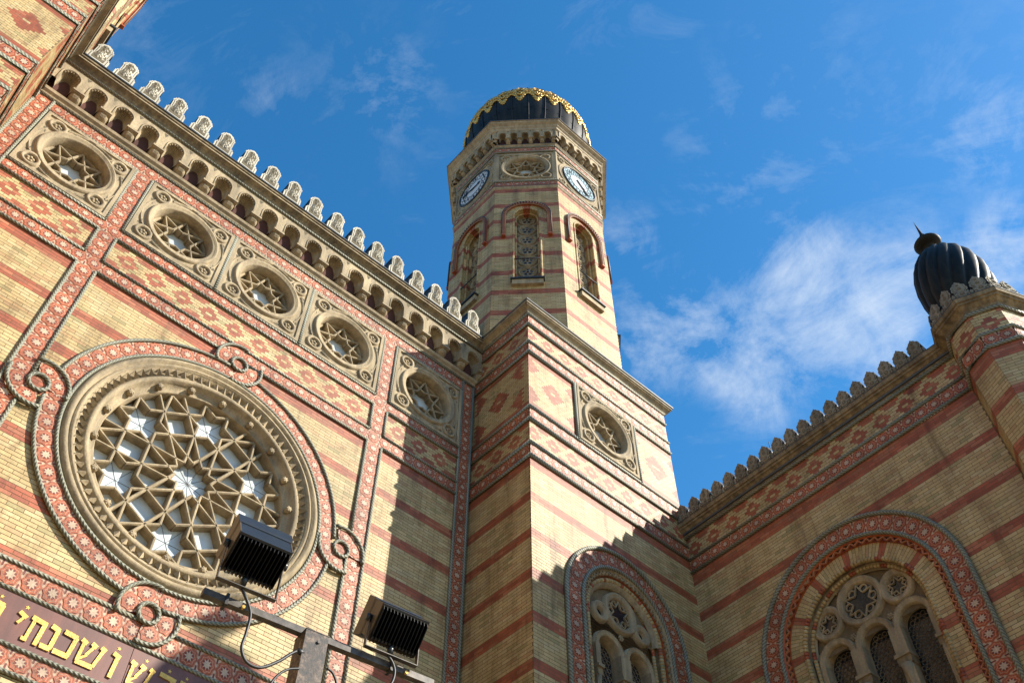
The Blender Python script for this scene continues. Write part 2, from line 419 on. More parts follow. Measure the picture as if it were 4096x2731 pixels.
# ------------------------------------------------------------------ repeated carved pieces (local meshes)
def star_window(parent, M, c, half, hole, dface=.03, depth=.28, ring=True):
    """square stone panel with round star-traceried opening"""
    cu, cv = c; mb = MB(); n = 48
    hw, hh = half
    def edge(a):
        x, y = cos(a), sin(a); k = min(hw / (abs(x) or 1e-9), hh / (abs(y) or 1e-9)); return (cu + x * k, cv + y * k)
    r0 = hole * 1.22
    for i in range(n):
        a, b = 2 * pi * i / n + pi / 4, 2 * pi * (i + 1) / n + pi / 4
        mb.poly([(cu + r0 * cos(a), cv + r0 * sin(a)), edge(a), edge(b), (cu + r0 * cos(b), cv + r0 * sin(b))][::1], dface, 'stone')
    # raised square border
    e = .075
    for (a, b, c_, d_) in ((-hw, hw, hh - e, hh), (-hw, hw, -hh, -hh + e)): mb.box(cu + a, cu + b, cv + c_, cv + d_, dface - .01, dface + .035, 'stone')
    for s_ in (-1, 1): mb.box(cu + min(s_ * hw, s_ * (hw - e)), cu + max(s_ * hw, s_ * (hw - e)), cv - hh + e, cv + hh - e, dface - .01, dface + .035, 'stone')
    # recessed spandrel grooves between ring and corner circles
    q = hw - .33; q2 = hh - .33
    for sx in (-1, 1):
        for sy in (-1, 1):
            cc = (cu + sx * (hw - .31), cv + sy * (hh - .31))
            mb.revolve(cc, [(.205, dface), (.19, dface + .05), (.14, dface + .05), (.125, dface + .005)], 'stone', 18)
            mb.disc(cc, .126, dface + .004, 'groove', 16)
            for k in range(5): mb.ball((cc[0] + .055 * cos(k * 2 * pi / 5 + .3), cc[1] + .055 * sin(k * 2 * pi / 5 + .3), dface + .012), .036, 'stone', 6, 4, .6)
            for k, an in ((1, 0.), (2, pi / 2)):   # leaf cut-outs as flat painted shade, either side
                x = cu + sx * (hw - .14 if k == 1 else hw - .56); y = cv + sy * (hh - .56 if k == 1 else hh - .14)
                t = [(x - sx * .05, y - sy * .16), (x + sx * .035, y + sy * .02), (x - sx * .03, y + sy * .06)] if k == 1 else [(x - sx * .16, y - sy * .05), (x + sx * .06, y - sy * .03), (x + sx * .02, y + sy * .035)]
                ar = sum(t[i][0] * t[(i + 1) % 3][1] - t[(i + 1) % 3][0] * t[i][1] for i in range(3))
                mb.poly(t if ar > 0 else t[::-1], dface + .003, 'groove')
            # swirling band from circle into big ring
            mb.revolve((cu, cv), [(hole * 1.47, dface), (hole * 1.44, dface + .035), (hole * 1.40, dface)], 'stone', 10, atan2(sy * .7, sx * .7) + .25, atan2(sy * .7, sx * .7) + 1.32)
    mb.revolve((cu, cv), [(r0 + .03, dface), (r0 + .01, dface + .06), (r0 - .03, dface + .065), (r0 - .05, dface + .03), (hole * 1.07, dface + .05), (hole * 1.03, dface + .02), (hole, -.05), (hole * .985, -.07), (hole, -depth)], 'stone', 48)
    p = obj('star_panel', mb, parent, M)
    t = MB(); Rr = hole * 1.0; tips = [(cu + Rr * cos(2 * pi * k / 8 + pi / 8 * 0 + pi / 2), cv + Rr * sin(2 * pi * k / 8 + pi / 2)) for k in range(8)]
    w = .05 * hole / .64
    for k in range(8):
        for st in (3, -3):
            a = tips[k]; b = tips[(k + st) % 8]
            f = .5 - .414 * sin(radians(22.5)) / cos(radians(22.5)) / (2 * sin(radians(67.5))) * 1.0   # stop at inner crossings
            f = .5 - (.159 / 1.848)
            t.bar(a, (a[0] + (b[0] - a[0]) * f, a[1] + (b[1] - a[1]) * f), w, -depth - .03, -depth + .16, 'stone')
    t.revolve((cu, cv), [(hole * 1.0, -depth + .1), (hole * .93, -depth + .1), (hole * .92, -depth)], 'stone', 40)
    obj('star_tracery', t, p, M)
    g = MB(); g.disc((cu, cv), hole, -depth - .035, 'glass', 32); obj('window_pane', g, p, M)
    return p

def arch_bay(w, h, dep, mat='stone'):
    """one bay of the corbelled arcade, origin at bay centre bottom; pier shared half each side"""
    mb = MB(); hw = w / 2; ow = w * .30; vs = h * .60; n = 12
    d1 = dep
    # front plate with arched opening
    top = h
    pts = [(-ow * cos(pi * i / n), vs + ow * 1.12 * sin(pi * i / n)) for i in range(n + 1)]
    vb = h * .22
    mb.rect(-hw, -ow, vb, vs, d1, mat); mb.rect(ow, hw, vb, vs, d1, mat)
    mb.rect(-hw, -ow, vs, top, d1, mat); mb.rect(ow, hw, vs, top, d1, mat)
    for i in range(n):
        a, b = pts[i], pts[i + 1]; mb.poly([a, b, (b[0], top), (a[0], top)], d1, mat)
    # raised archivolt fillet
    pth = [(-ow * 1.12, vb)] + [(-ow * 1.12 * cos(pi * i / n), vs + ow * 1.25 * sin(pi * i / n)) for i in range(n + 1)] + [(ow * 1.12, vb)]
    mb.tube(lp(pth, d1), w * .03, mat, 5)
    # intrados with fluted shell hood
    full = [(-ow, vb)] + pts + [(ow, vb)]
    m_ = n * 2
    fine = [(-ow, vb), (-ow, (vb + vs) / 2)] + [(-ow * cos(pi * i / m_), vs + ow * 1.12 * sin(pi * i / m_)) for i in range(m_ + 1)] + [(ow, (vb + vs) / 2), (ow, vb)]
    rows = []
    for k, (dd, sc) in enumerate(((d1, 1.), (d1 * .62, .93), (d1 * .30, .72), (0.01, .5))):
        r = []
        for i, (u, v) in enumerate(fine):
            f = sc * (1 - (.13 if (i % 2 and 1 < i < len(fine) - 2) else 0))
            r.append(mb.pt(u * f if v > vs - 1e-6 else u * (sc if k < 2 else max(sc, .8)), vs + (v - vs) * f if v > vs else v, dd))
        rows.append(r)
    for k in range(3):
        for i in range(len(fine) - 1): mb.face([rows[k][i + 1], rows[k][i], rows[k + 1][i], rows[k + 1][i + 1]], mat)
    # cusps
    for i in range(1, 8):
        a = pi * i / 8; u, v = -ow * cos(a), vs + ow * 1.12 * sin(a)
        mb.ball((u * .94, vs + (v - vs) * .94, d1 - .03), w * .045, mat, 6, 4)
    # little trefoil spandrel recess, its shade painted flat
    mb.poly([(-hw + .0, h * .80), (-hw + w * .09, h * .93), (-hw + .0, h * .93)], d1 + .002, 'groove')
    mb.poly([(hw, h * .80), (hw, h * .93), (hw - w * .09, h * .93)], d1 + .002, 'groove')
    # corbel: capital block and swelling body at the pier (right hand side pier)
    pw = w * .195
    mb.box(hw - pw * 1.1, hw + pw * 1.1, h * .19, h * .25, 0, d1 + .05, mat)
    mb.box(hw - pw * .95, hw + pw * .95, h * .165, h * .19, 0, d1 + .02, mat)
    sec = []
    for k, (v, dd, ww) in enumerate(((h * .165, d1, pw * .95), (h * .11, d1 * .97, pw * .98), (h * .06, d1 * .82, pw * .9), (h * .015, d1 * .5, pw * .78), (0, d1 * .25, pw * .7))):
        ring = [mb.pt(hw - ww, v, 0)]
        for j in range(7):
            a = pi * j / 6; ring.append(mb.pt(hw - ww * cos(a), v, dd * (.62 + .38 * sin(a)) - (.012 if j % 2 else 0)))
        ring.append(mb.pt(hw + ww, v, 0)); sec.append(ring)
    for A, B in zip(sec, sec[1:]):
        for j in range(8): mb.face([A[j + 1], A[j], B[j], B[j + 1]][::-1], mat)
    mb.face(sec[-1], mat)
    # brick back wall of niche, shade put into its colour
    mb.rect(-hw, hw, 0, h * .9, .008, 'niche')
    return mb.mesh('corbel_arch')

def merlon_front_mesh():
    """tall stepped acanthus merlon of the main facade; origin bottom centre"""
    mb = MB()
    half = [(.245, 0), (.245, .27), (.215, .29), (.215, .33), (.175, .36), (.175, .66), (.19, .68), (.19, .73), (.165, .76), (.155, .81), (.12, .83), (.105, .88), (.05, .90), (.03, .93)]
    full = half + [(-x, y) for x, y in half[::-1]]
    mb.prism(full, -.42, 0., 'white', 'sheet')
    mb.prism([(x * 1.0, y) for x, y in full], 0., .05, 'white')
    def inset(k, a, b): return [(x * k, a + (y - a) * b) for x, y in full]
    mb.poly([(x * .84, .03 + y * .92) for x, y in full], .054, 'groove')
    mb.poly([(x * .76, .04 + y * .90) for x, y in full], .060, 'white')
    mb.poly([(x * .60, .08 + y * .82) for x, y in full], .064, 'groove')
    def leaf(c, a, L, W, d=.075):
        ca, sa = cos(a), sin(a); pts = [(0, -W / 2), (L * .45, -W * .62), (L, 0), (L * .45, W * .62), (0, W / 2)]
        P = [(c[0] + x * ca - y * sa, c[1] + x * sa + y * ca) for x, y in pts]
        q = [mb.pt(*p_, .064) for p_ in P]; t = [mb.pt(c[0] + L * .3 * ca, c[1] + L * .3 * sa, d + .03)]
        for i in range(5): mb.face([t[0], q[i], q[(i + 1) % 5]], 'white')
    for s_ in (-1, 1):
        for y, a, L in ((.20, .25, .13), (.27, .7, .12), (.36, .9, .12), (.45, 1.0, .11)):
            leaf((0 + s_ * .01, y), a if s_ > 0 else pi - a, L, .06)
        leaf((s_ * .06, .36), pi / 2 - s_ * .3, .15, .05)
    leaf((0, .30), pi / 2, .2, .07); leaf((0, .2), pi / 2, .12, .08)
    for k in range(6): leaf((0, .64), k * pi / 3 + .5, .075, .05)
    for k in range(5): leaf((0, .74), pi / 2 + (k - 2) * .55, .1, .04)
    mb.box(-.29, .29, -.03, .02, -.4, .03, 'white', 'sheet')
    return mb.mesh('merlon')

def merlon_leaf_mesh(w=.379, h=.55, thick=.16):
    """low lobed merlon of the side wing"""
    mb = MB(); s_ = w / .379; t_ = h / .55
    half = [(.1895, 0), (.1895, .19), (.165, .15), (.125, .135), (.10, .165), (.10, .20), (.135, .225), (.165, .26), (.16, .31), (.135, .345), (.15, .37), (.138, .41), (.085, .45), (.07, .49), (.035, .51), (0., .56)]
    full = [(x * s_, y * t_) for x, y in half + [(-x, y) for x, y in half[:-1][::-1]]]
    mb.prism(full, -thick, 0., 'stone_g', 'sheet', back=True)
    ins = [(x * .78, .05 * t_ + y * .86) for x, y in full]
    for pts, d, m in (([(x * .80, .035 * t_ + y * .88) for x, y in full], .004, 'groove'), ([(x * .72, .045 * t_ + y * .86) for x, y in full], .010, 'stone_g')):
        mb.poly(pts, d, m)
    for c, r in (((0, .13), .07), ((0, .3), .055), ((0, .41), .035)):
        c = (c[0] * s_, c[1] * t_)
        mb.revolve(c, [(r, .010), (r * .85, .022), (r * .65, .010)], 'stone_g', 10, smooth=False)
        mb.disc(c, r * .62, .0115, 'groove', 8)
        mb.ball((c[0], c[1], .012), r * .35, 'stone_g', 6, 4, .5)
    for sx in (-1, 1):
        mb.revolve((sx * .12 * s_, .07 * t_), [(.05, .010), (.04, .02), (.03, .010)], 'groove', 8, smooth=False)
    return mb.mesh('merlon')

# ================================================================== MAIN FACADE
XT, YT, DA, XW = 10.101, 10.610, 12.638, 15.324
XL = -2.0                       # corner of the left tower
WY = 0.02547285
FA = FR(0, DA, 270)
fac = thing('synagogue_facade', (4.05, DA, 0), 'striped brick facade with great round star window and gilded inscription between the two towers', 'building')
UL, UR = XL, XT
RC = (4.0, 13.60)
# --- brick wall
mb = MB()
zf = lambda u, v: (17.12 < v < 17.88 and diaper(3.68, 17.50)(u, v)) or (not 16.77 < v < 17.9 and v < 16.72 and stripes(15.66)(u, v)) or 16.5 < v < 16.72
sk = lambda u, v: hypot(u - RC[0], v - RC[1]) < 2.40
bricks(mb, UL + .38, UR - .40, 10.50, 16.71, .004, zf, sk, vref=15.66)
bricks(mb, UL + .38, UR - .40, 17.12, 17.88, .004, zf, None, fine=((17.1, 17.9),), vref=17.50 - HC / 2, cell=(3.68, 17.50, .1525))
bricks(mb, UL + .02, UR - .02, 6.0, 8.92, .004, zf, None, vref=15.66)
# backing sheet with round hole
n = 64; ox = (UL + UR) / 2
def edgeA(a):
    x, y = cos(a), sin(a); c = []
    if x > 1e-9: c.append((UR - RC[0]) / x)
    if x < -1e-9: c.append((UL - RC[0]) / x)
    if y > 1e-9: c.append((16.8 - RC[1]) / y)
    if y < -1e-9: c.append((10.3 - RC[1]) / y)
    k = min(c); return (RC[0] + x * k, RC[1] + y * k)
angs = sorted([2 * pi * i / n for i in range(n)] + [atan2(y - RC[1], x - RC[0]) % (2 * pi) for x in (UL, UR) for y in (10.3, 16.8)])
for i, a in enumerate(angs):
    b = angs[(i + 1) % len(angs)]
    mb.poly([(RC[0] + 2.3 * cos(a), RC[1] + 2.3 * sin(a)), edgeA(a), edgeA(b), (RC[0] + 2.3 * cos(b), RC[1] + 2.3 * sin(b))], 0, 'mortar')
mb.rect(UL, UR, 6.0, 10.3, 0, 'mortar'); PC = [(-.565, 1.00)] + [(.835 + (k + .5) * (7.19 - .835) / 3, 1.02) for k in range(3)] + [(8.62, 1.02)]
sheet_holes(mb, UL, UR, 16.8, 22.3, ((18.27, 20.29), [(c - h + .01, c + h - .01) for c, h in PC]), 0, 'mortar')
mb.rect(UL, UR, 0, 6.0, .004, 'lowbrick')
# small brick eyes of the scroll knots
KN = [(4.0, 16.58), (4.0, 10.61), (.99, 13.6), (7.03, 13.6)]
obj('brick_wall', mb, fac, FA)
# --- tile bands and rope mouldings
V1, V2 = (.455, .835), (7.19, 7.57)
segs = [(UL + .38, V1[0]), (V1[1], V2[0]), (V2[1], UR - .42)]
cb = [(UL + .02, UL + .38), (UR - .42, UR - .08)]
def hb(v0, v1, u0, u1, d=.022): tileband([(u0, (v0 + v1) / 2), (u1, (v0 + v1) / 2)], v1 - v0, fac, FA, d)
def vbd(u0, u1, v0, v1, d=.018): tileband([((u0 + u1) / 2, v0), ((u0 + u1) / 2, v1)], u1 - u0, fac, FA, d)
hb(20.35, 20.70, UL + .38, UR - .42); hrope(20.725, UL, UR, fac, FA)
hb(17.93, 18.22, UL + .38, UR - .42); hb(16.75, 17.08, UL + .38, UR - .42)
for a, b in (V1, V2):
    vbd(a, b, 10.45, 16.75); vbd(a, b, 17.08, 17.93); vbd(a, b, 18.22, 20.35)
for a, b in cb: vbd(a, b, 6.5, 20.70)
for a, b in segs:
    hrope(20.33, a, b, fac, FA); hrope(18.225, a, b, fac, FA); hrope(17.905, a, b, fac, FA)
    hrope(17.09, a, b, fac, FA)
    if a < 4 < b: hrope(16.735, a, 3.52, fac, FA); hrope(16.735, 4.08, b, fac, FA)
    else: hrope(16.735, a, b, fac, FA)
for u in (V1[0], V1[1], V2[0], V2[1]):
    vrope(u, 18.22, 20.33, fac, FA); vrope(u, 17.09, 17.90, fac, FA); 
    if u == V1[1]: vrope(u, 13.66, 16.73, fac, FA); vrope(u, 10.47, 13.12, fac, FA)
    elif u == V2[0]: vrope(u, 14.08, 16.73, fac, FA); vrope(u, 10.47, 13.54, fac, FA)
    else: vrope(u, 10.47, 16.73, fac, FA)
vrope(UL + .38, 6.5, 20.70, fac, FA); vrope(UL + .03, 6.5, 20.70, fac, FA)
vrope(UR - .42, 6.5, 20.70, fac, FA); vrope(UR - .08, 6.5, 20.70, fac, FA)
for k in (1, 2): vrope(V1[1] + k * (V2[0] - V1[1]) / 3, 18.22, 20.33, fac, FA, r=.05)
# ring around the rose
def circ(c, r, n=72): return [(c[0] + r * cos(2 * pi * i / n), c[1] + r * sin(2 * pi * i / n)) for i in range(n)]
tileband(circ(RC, 2.665), .335, fac, FA, .030, closed=True)
rope(lp(circ(RC, 2.495, 96), .05), fac, FA, .035, True)
def arcp(c, r, a0, a1, n=24): return [(c[0] + r * cos(radians(a0 + (a1 - a0) * i / n)), c[1] + r * sin(radians(a0 + (a1 - a0) * i / n))) for i in range(n + 1)]
# outer rope runs from knot eye to knot eye (right, top, left, bottom), each stopping where the scroll swallows it
for a0, a1 in ((3.3, 80.5), (93.3, 170.5), (183.3, 260.5), (273.3, 350.5)): rope(lp(arcp(RC, 2.845, a0, a1, 30), .05), fac, FA, .035)
# scroll knots
for k, c in enumerate(KN):
    kb = MB(); arcs = ((80, 202), (260, 382)) if k < 2 else ((-10, 112), (170, 292))
    for a0, a1 in arcs: tiles(kb, arcp(c, .325, a0 + 4, a1 - 4, 14)[::-1], .31, .048, .32)
    for i in range(24):
        a, b = 2 * pi * i / 24, 2 * pi * (i + 1) / 24; kb.poly([(c[0], c[1]), (c[0] + .17 * cos(a), c[1] + .17 * sin(a)), (c[0] + .17 * cos(b), c[1] + .17 * sin(b))], .05, 'mortar')
    for j in range(-1, 2):
        for i_ in (-1, 0):
            a = c[0] + i_ * .135 - .067 * (j % 2); lo, hi = max(a + .004, c[0] - .125), min(a + .131, c[0] + .125)
            if hi - lo > .02: kb.rect(lo, hi, c[1] + (j - .5) * HC + .004, c[1] + (j + .5) * HC - .004, .054, 'brick', tint=tintR())
    kn = obj('tile_knot', kb, fac, FA)
    arcs = ((80, 202), (260, 382)) if k < 2 else ((-10, 112), (170, 292))
    for a0, a1 in arcs: rope(lp(arcp(c, .50, a0, a1, 16), .075), kn, FA, .035)
    rope(lp(circ(c, .165, 20), .075), kn, FA, .036, True)
# --- lower bands with the inscription
hb(10.08, 10.45, UL + .38, UR - .42); hrope(10.47, UL + .38, 3.93, fac, FA); hrope(10.47, 4.49, UR - .42, fac, FA); hrope(10.065, UL + .38, UR - .42, fac, FA)
hb(8.98, 9.29, UL + .38, UR - .42); hrope(9.305, UL + .38, UR - .42, fac, FA); hrope(8.955, UL + .38, UR - .42, fac, FA)
mb = MB()
for a, b in ((UL + .38, 1.55), (1.56, 3.985), (3.995, 5.35), (5.36, UR - .42)):
    mb.box(a, b, 9.33, 10.04, 0, .03, 'granite')
ins = obj('inscription_panel', mb, fac, FA)
def stroke(pts, w):   # broad pen strokes -> quads
    out = []
    for (a, b, *ww) in pts:
        w0 = ww[0] if ww else w; dx, dy = b[0] - a[0], b[1] - a[1]; L = hypot(dx, dy); nx, ny = -dy / L * w0 / 2, dx / L * w0 / 2
        out.append([(a[0] - nx, a[1] - ny), (b[0] - nx, b[1] - ny), (b[0] + nx, b[1] + ny), (a[0] + nx, a[1] + ny)])
    return out
T_ = .085; t_ = .045   # thick horizontals, thinner downstrokes; boxes are width 1, height 1 scaled below
GL = {   # strokes in unit box (x to the right, y up), weight relative to height
 'yod': (.14, [((0.1, .93), (.95, .80), .16), ((.80, .86), (.30, .50), .10)]),
 'tav': (.26, [((0.08, .93), (1.0, .86), .18), ((.90, .9), (.78, .0), .15), ((.28, .85), (.18, .12), .12), ((-.06, .07), (.28, .07), .14)]),
 'nun': (.22, [((.30, .92), (.95, .85), .19), ((.86, .88), (.74, .08), .15), ((0., .09), (.80, .09), .18)]),
 'kaf': (.26, [((.22, .92), (.95, .87), .19), ((.90, .88), (.78, .10), .15), ((.0, .10), (.84, .10), .19)]),
 'shin': (.44, [((.02, .93), (.26, .84), .17), ((.14, .88), (.10, .10), .12), ((.42, .93), (.64, .84), .17), ((.56, .86), (.34, .42), .11), ((.80, .93), (1.0, .84), .17), ((.92, .86), (.72, .10), .12), ((.06, .09), (.74, .09), .18), ((.40, .44), (.14, .20), .08)]),
 'vav': (.15, [((.1, .93), (.95, .84), .17), ((.72, .88), (.48, .0), .15)]),
 'dalet': (.27, [((.02, .93), (1.0, .87), .18), ((.82, .9), (.70, .0), .15)]),
 'qof': (.28, [((.02, .93), (1.0, .87), .18), ((.92, .88), (.62, .28), .13), ((.16, .62), (.14, -.15), .12)]),
 'mem': (.32, [((.30, .93), (1.0, .80), .17), ((.94, .85), (.86, .05), .14), ((.45, .08), (.9, .08), .16), ((.05, .93), (.30, .86), .16), ((.26, .90), (.04, .02), .12)]),
 'bet': (.27, [((.05, .92), (.9, .87), .19), ((.84, .88), (.74, .1), .15), ((.0, .09), (1.02, .09), .19)])}
def letter(name, u0, wid):
    _, st = GL[name]; H = .40; v0 = 9.435; mb = MB()
    for q in stroke([((a[0] * wid, a[1] * H), (b[0] * wid, b[1] * H), w_ * H) for a, b, w_ in st], .1):
        ar = sum(q[i][0] * q[(i + 1) % 4][1] - q[(i + 1) % 4][0] * q[i][1] for i in range(4))
        q = q if ar > 0 else q[::-1]
        mb.prism([(u0 + x, v0 + y) for x, y in q], .03, .050 + R_.random() * .004, 'lettergold')
    obj('letter', mb, ins, FA)
for nm, u, w_ in (('mem', 1.45, .30), ('bet', 1.89, .25), ('yod', 2.31, .14), ('tav', 2.49, .24), ('nun', 2.74, .19), ('kaf', 2.93, .27), ('shin', 3.24, .38), ('vav', 3.72, .13),
                  ('shin', 4.01, .38), ('dalet', 4.47, .27), ('qof', 4.80, .28), ('mem', 5.14, .30), ('yod', 5.75, .14), ('vav', 6.1, .13), ('shin', 6.4, .38)):
    letter(nm, u, w_)
for u in (1.55, 2.03, 2.396, 3.787, 4.232, 4.606, 4.894):
    mb = MB(); mb.star((u, 9.91), 5, .035, .014, .036, 'lettergold', pi / 2, .03); obj('star_mark', mb, ins, FA)
# --- rose window
rw = MB()
rw.revolve(RC, [(2.455, 0), (2.45, .06), (2.40, .115), (2.345, .12), (2.32, .05), (2.30, .05), (2.285, .09), (2.25, .09), (2.235, .03), (2.22, .03), (2.20, .04), (2.19, -.04), (2.07, -.05), (2.06, .02), (2.01, .05), (1.96, .02), (1.945, -.04), (1.84, -.14), (1.825, -.13), (1.80, -.15), (1.79, -.44)], 'stone', 96)
nt_ = 80
for i in range(nt_):   # saw-tooth ring
    a = 2 * pi * i / nt_; b = a + 2 * pi / nt_; m_ = (a + b) / 2
    q = [rw.pt(RC[0] + r * cos(x), RC[1] + r * sin(x), d) for r, x, d in ((2.06, a, -.05), (2.06, b, -.05), (2.215, m_, .06), (2.065, m_, .05))]
    rw.face([q[0], q[3], q[2]][::-1], 'stone'); rw.face([q[3], q[1], q[2]][::-1], 'stone'); rw.face([q[0], q[1], q[3]], 'stone')
rose = obj('rose_window', rw, fac, FA)
tr = MB(); PL = lambda r, a: (RC[0] + r * cos(radians(a)), RC[1] + r * sin(radians(a)))
def seg(a, b): tr.bar(a, b, .058, -.38, -.185, 'stone')
for k in range(12):
    a0 = 30 * k
    seg(PL(.35, a0 + 15), PL(.48, a0 + 30)); seg(PL(.35, a0 + 15), PL(.48, a0))
    seg(PL(.48, a0), PL(.955, a0 + 15)); seg(PL(.48, a0), PL(.955, a0 - 15))
for k in range(6):
    A = 60 * k
    seg(PL(.955, A - 15), PL(.955, A + 15)); seg(PL(1.42, A - 10), PL(1.42, A + 10))
    for s_ in (-1, 1):
        seg(PL(.955, A + s_ * 15), PL(1.42, A + s_ * 10)); seg(PL(1.42, A + s_ * 10), PL(1.80, A + s_ * 7.9)); seg(PL(1.42, A + s_ * 10), PL(1.80, A))
    B = A + 30; c0 = PL(1.343, B)
    cv = [(c0[0] + .287 * cos(radians(B + 60 * j)), c0[1] + .287 * sin(radians(B + 60 * j))) for j in range(6)]
    tp = [(c0[0] + .497 * cos(radians(B + 30 + 60 * j)), c0[1] + .497 * sin(radians(B + 30 + 60 * j))) for j in range(6)]
    for j in range(6):
        seg(cv[j], tp[j]); seg(cv[(j + 1) % 6], tp[j])
obj('star_tracery', tr, rose, FA)
g = MB(); g.disc(RC, 1.82, -.375, 'glass', 48)
def leadline(a, b): g.bar(a, b, .008, -.376, -.370, 'lead', 1.)
for k in range(6): leadline(PL(.5, 30 * k + 15), PL(.5, 30 * k + 195))
for k in range(6):
    c0 = PL(1.343, 60 * k + 30)
    for j in range(3): a = radians(60 * j + 60 * k); leadline((c0[0] - .4 * cos(a), c0[1] - .4 * sin(a)), (c0[0] + .4 * cos(a), c0[1] + .4 * sin(a)))
obj('window_pane', g, rose, FA)
bm_ = MB(); bm_.ball((0, 0, .03), .07, 'stone', 10, 6)
for k in range(6): bm_.ball((.04 * cos(k * pi / 3), .04 * sin(k * pi / 3), .07), .026, 'stone', 6, 4)
bm_ = bm_.mesh('boss')
for k in range(18):
    a = 2 * pi * (k + .5) / 18; obj('boss', bm_, rose, at(FA, RC[0] + 1.872 * cos(a), RC[1] + 1.872 * sin(a), -.09))
# --- five star panels
pw = (V2[0] - V1[1]) / 3
star_window(fac, FA, (-.565, 19.28), (1.00, 1.02), .66)
for k in range(3): star_window(fac, FA, (V1[1] + (k + .5) * pw, 19.28), (1.02, 1.02), .66)
star_window(fac, FA, (8.62, 19.28), (1.02, 1.02), .66)
# --- ledge, arcade, cornice
FPL = [(UL, DA), (UR, DA)]
sweep('arcade_ledge', FPL, [(0, 20.77), (.05, 20.775), (.07, 20.82), (.12, 20.86), (.14, 20.92), (.13, 20.94), (0, 20.95)], 'stone', fac)
bayw = (UR - UL) / 19
bay = arch_bay(bayw, .985, .27)
for k in range(19): obj('corbel_arch', bay, fac, at(FA, UL + (k + .5) * bayw, 20.94, 0))
hrope(21.95, UL, UR, fac, FA, d=.30, r=.03)
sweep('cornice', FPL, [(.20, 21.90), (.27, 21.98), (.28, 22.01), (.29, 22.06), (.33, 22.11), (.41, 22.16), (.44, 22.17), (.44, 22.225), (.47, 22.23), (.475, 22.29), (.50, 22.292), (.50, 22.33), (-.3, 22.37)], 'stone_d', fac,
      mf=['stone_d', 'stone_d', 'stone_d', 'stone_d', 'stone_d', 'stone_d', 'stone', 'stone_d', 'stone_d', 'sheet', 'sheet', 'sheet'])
mm = merlon_front_mesh()
for k in range(18): obj('merlon', mm, fac, at(FA, -1.526 + k * .6514 + R_.uniform(-.006, .006), 22.34 + R_.uniform(-.012, .008), .41) @ Matrix.Rotation(radians(R_.uniform(-1.6, 1.6)), 4, 'Y') @ Matrix.Rotation(radians(R_.uniform(-1.5, 1.5)), 4, 'Z'))
mb = MB(); mb.box(UL, UR, 22.3, 22.6, -7, .1, 'roof'); obj('roof', mb, fac, FA)

# ================================================================== TOWERS
def tower_base(t, FM, u0, u1, big, panel, rowoff=0.):
    """brick stage of a tower on one side"""
    mb = MB(); S = stripes(15.70)
    dz = [(20.87 + .01, 21.53), (17.19, 17.90)]
    def rd(u, v):
        if 20.87 < v < 21.55: return diaper(.08, 21.2)(u, v)
        if 17.18 < v < 17.92: return diaper(.12, 17.54)(u, v)
        if 18.38 < v < 20.38:
            if v > 20.17 or v < 18.60: return True
            for c in big:
                j = (v - 19.40) / HC; du = u - c
                if diamond(du, j, .38, 5.6): return True
                for sx in (-1, 1):
                    for sy in (-1, 1):
                        if abs(du - sx * .66) < .20 and 0 < (1 if sx > 0 else 1) and abs(j - sy * 7) < 4.2 and abs(du - sx * .86) / .42 + abs(j - sy * 7) / 4.4 < 1 and abs(du - sx * .66) < .17: return True
            return False
        if v < 16.72: return S(u, v) or v > 16.55
        return False
    sk = (lambda u, v: panel and abs(u - panel[0]) < 1.08 and 18.4 < v < 20.5) if panel else None
    def skp(u, v):
        if panel and abs(u - panel[0]) < 1.08 and 18.4 < v < 20.5: return True
        return bool(panel and len(panel) > 1 and panel[1] and in_arch(u, v, panel[0], 1.30, 13.62, 5.0))
    for a, b, vr, ce in ((21.00 - .13, 21.55, 21.2 - HC / 2, (.08, 21.2, .1525)), (18.38, 20.38, 19.40 - HC / 2, (big[0], 19.40, .15)), (17.19, 17.91, 17.54 - HC / 2, (.12, 17.54, .1525)), (6.0, 16.71, 15.70, None)):
        bricks(mb, u0, u1, a, b, .004, rd, skp, fine=((17.18, 17.92), (18.6, 20.17), (20.85, 21.6)), vref=vr, ph=.02, cell=ce)
    if panel and panel[1]:
        hole_wall(mb, u0, u1, 6.0, 18.0, 2.63, 1.27, 13.62, 6.0, 0, 'mortar'); sheet_holes(mb, u0, u1, 18.0, 22.0, ((18.45, 20.47), [(panel[0] - 1.02, panel[0] + 1.04)]), 0, 'mortar')
    else: mb.rect(u0, u1, 6.0, 22.0, 0, 'mortar')
    mb.rect(u0, u1, 0, 6.0, .004, 'lowbrick')
    obj('brick_wall', mb, t, FM)
    for a, b in ((21.59, 21.97), (20.45, 20.81), (17.97, 18.35), (16.78, 17.14)):
        if panel and a > 20 and False: pass
        tileband([(u0, (a + b) / 2), (u1, (a + b) / 2)], b - a, t, FM, .02, .315)
def base_ropes(t, pts, zs):
    for z in zs:
        mb = MB(); n = len(pts); P = []
        for i, (x, y) in enumerate(pts): P.append((x, z, -y))   # world coords through identity frame
        mb.tube(P, .036, 'rope', 8); obj('rope_moulding', mb, t)
TZ = (22.00, 21.57, 20.83, 20.42, 18.365, 17.945, 17.165, 16.755)

def square_plan(cx, sgn):   # plan corners of a base, wound so that 'outward' is right of travel
    pass
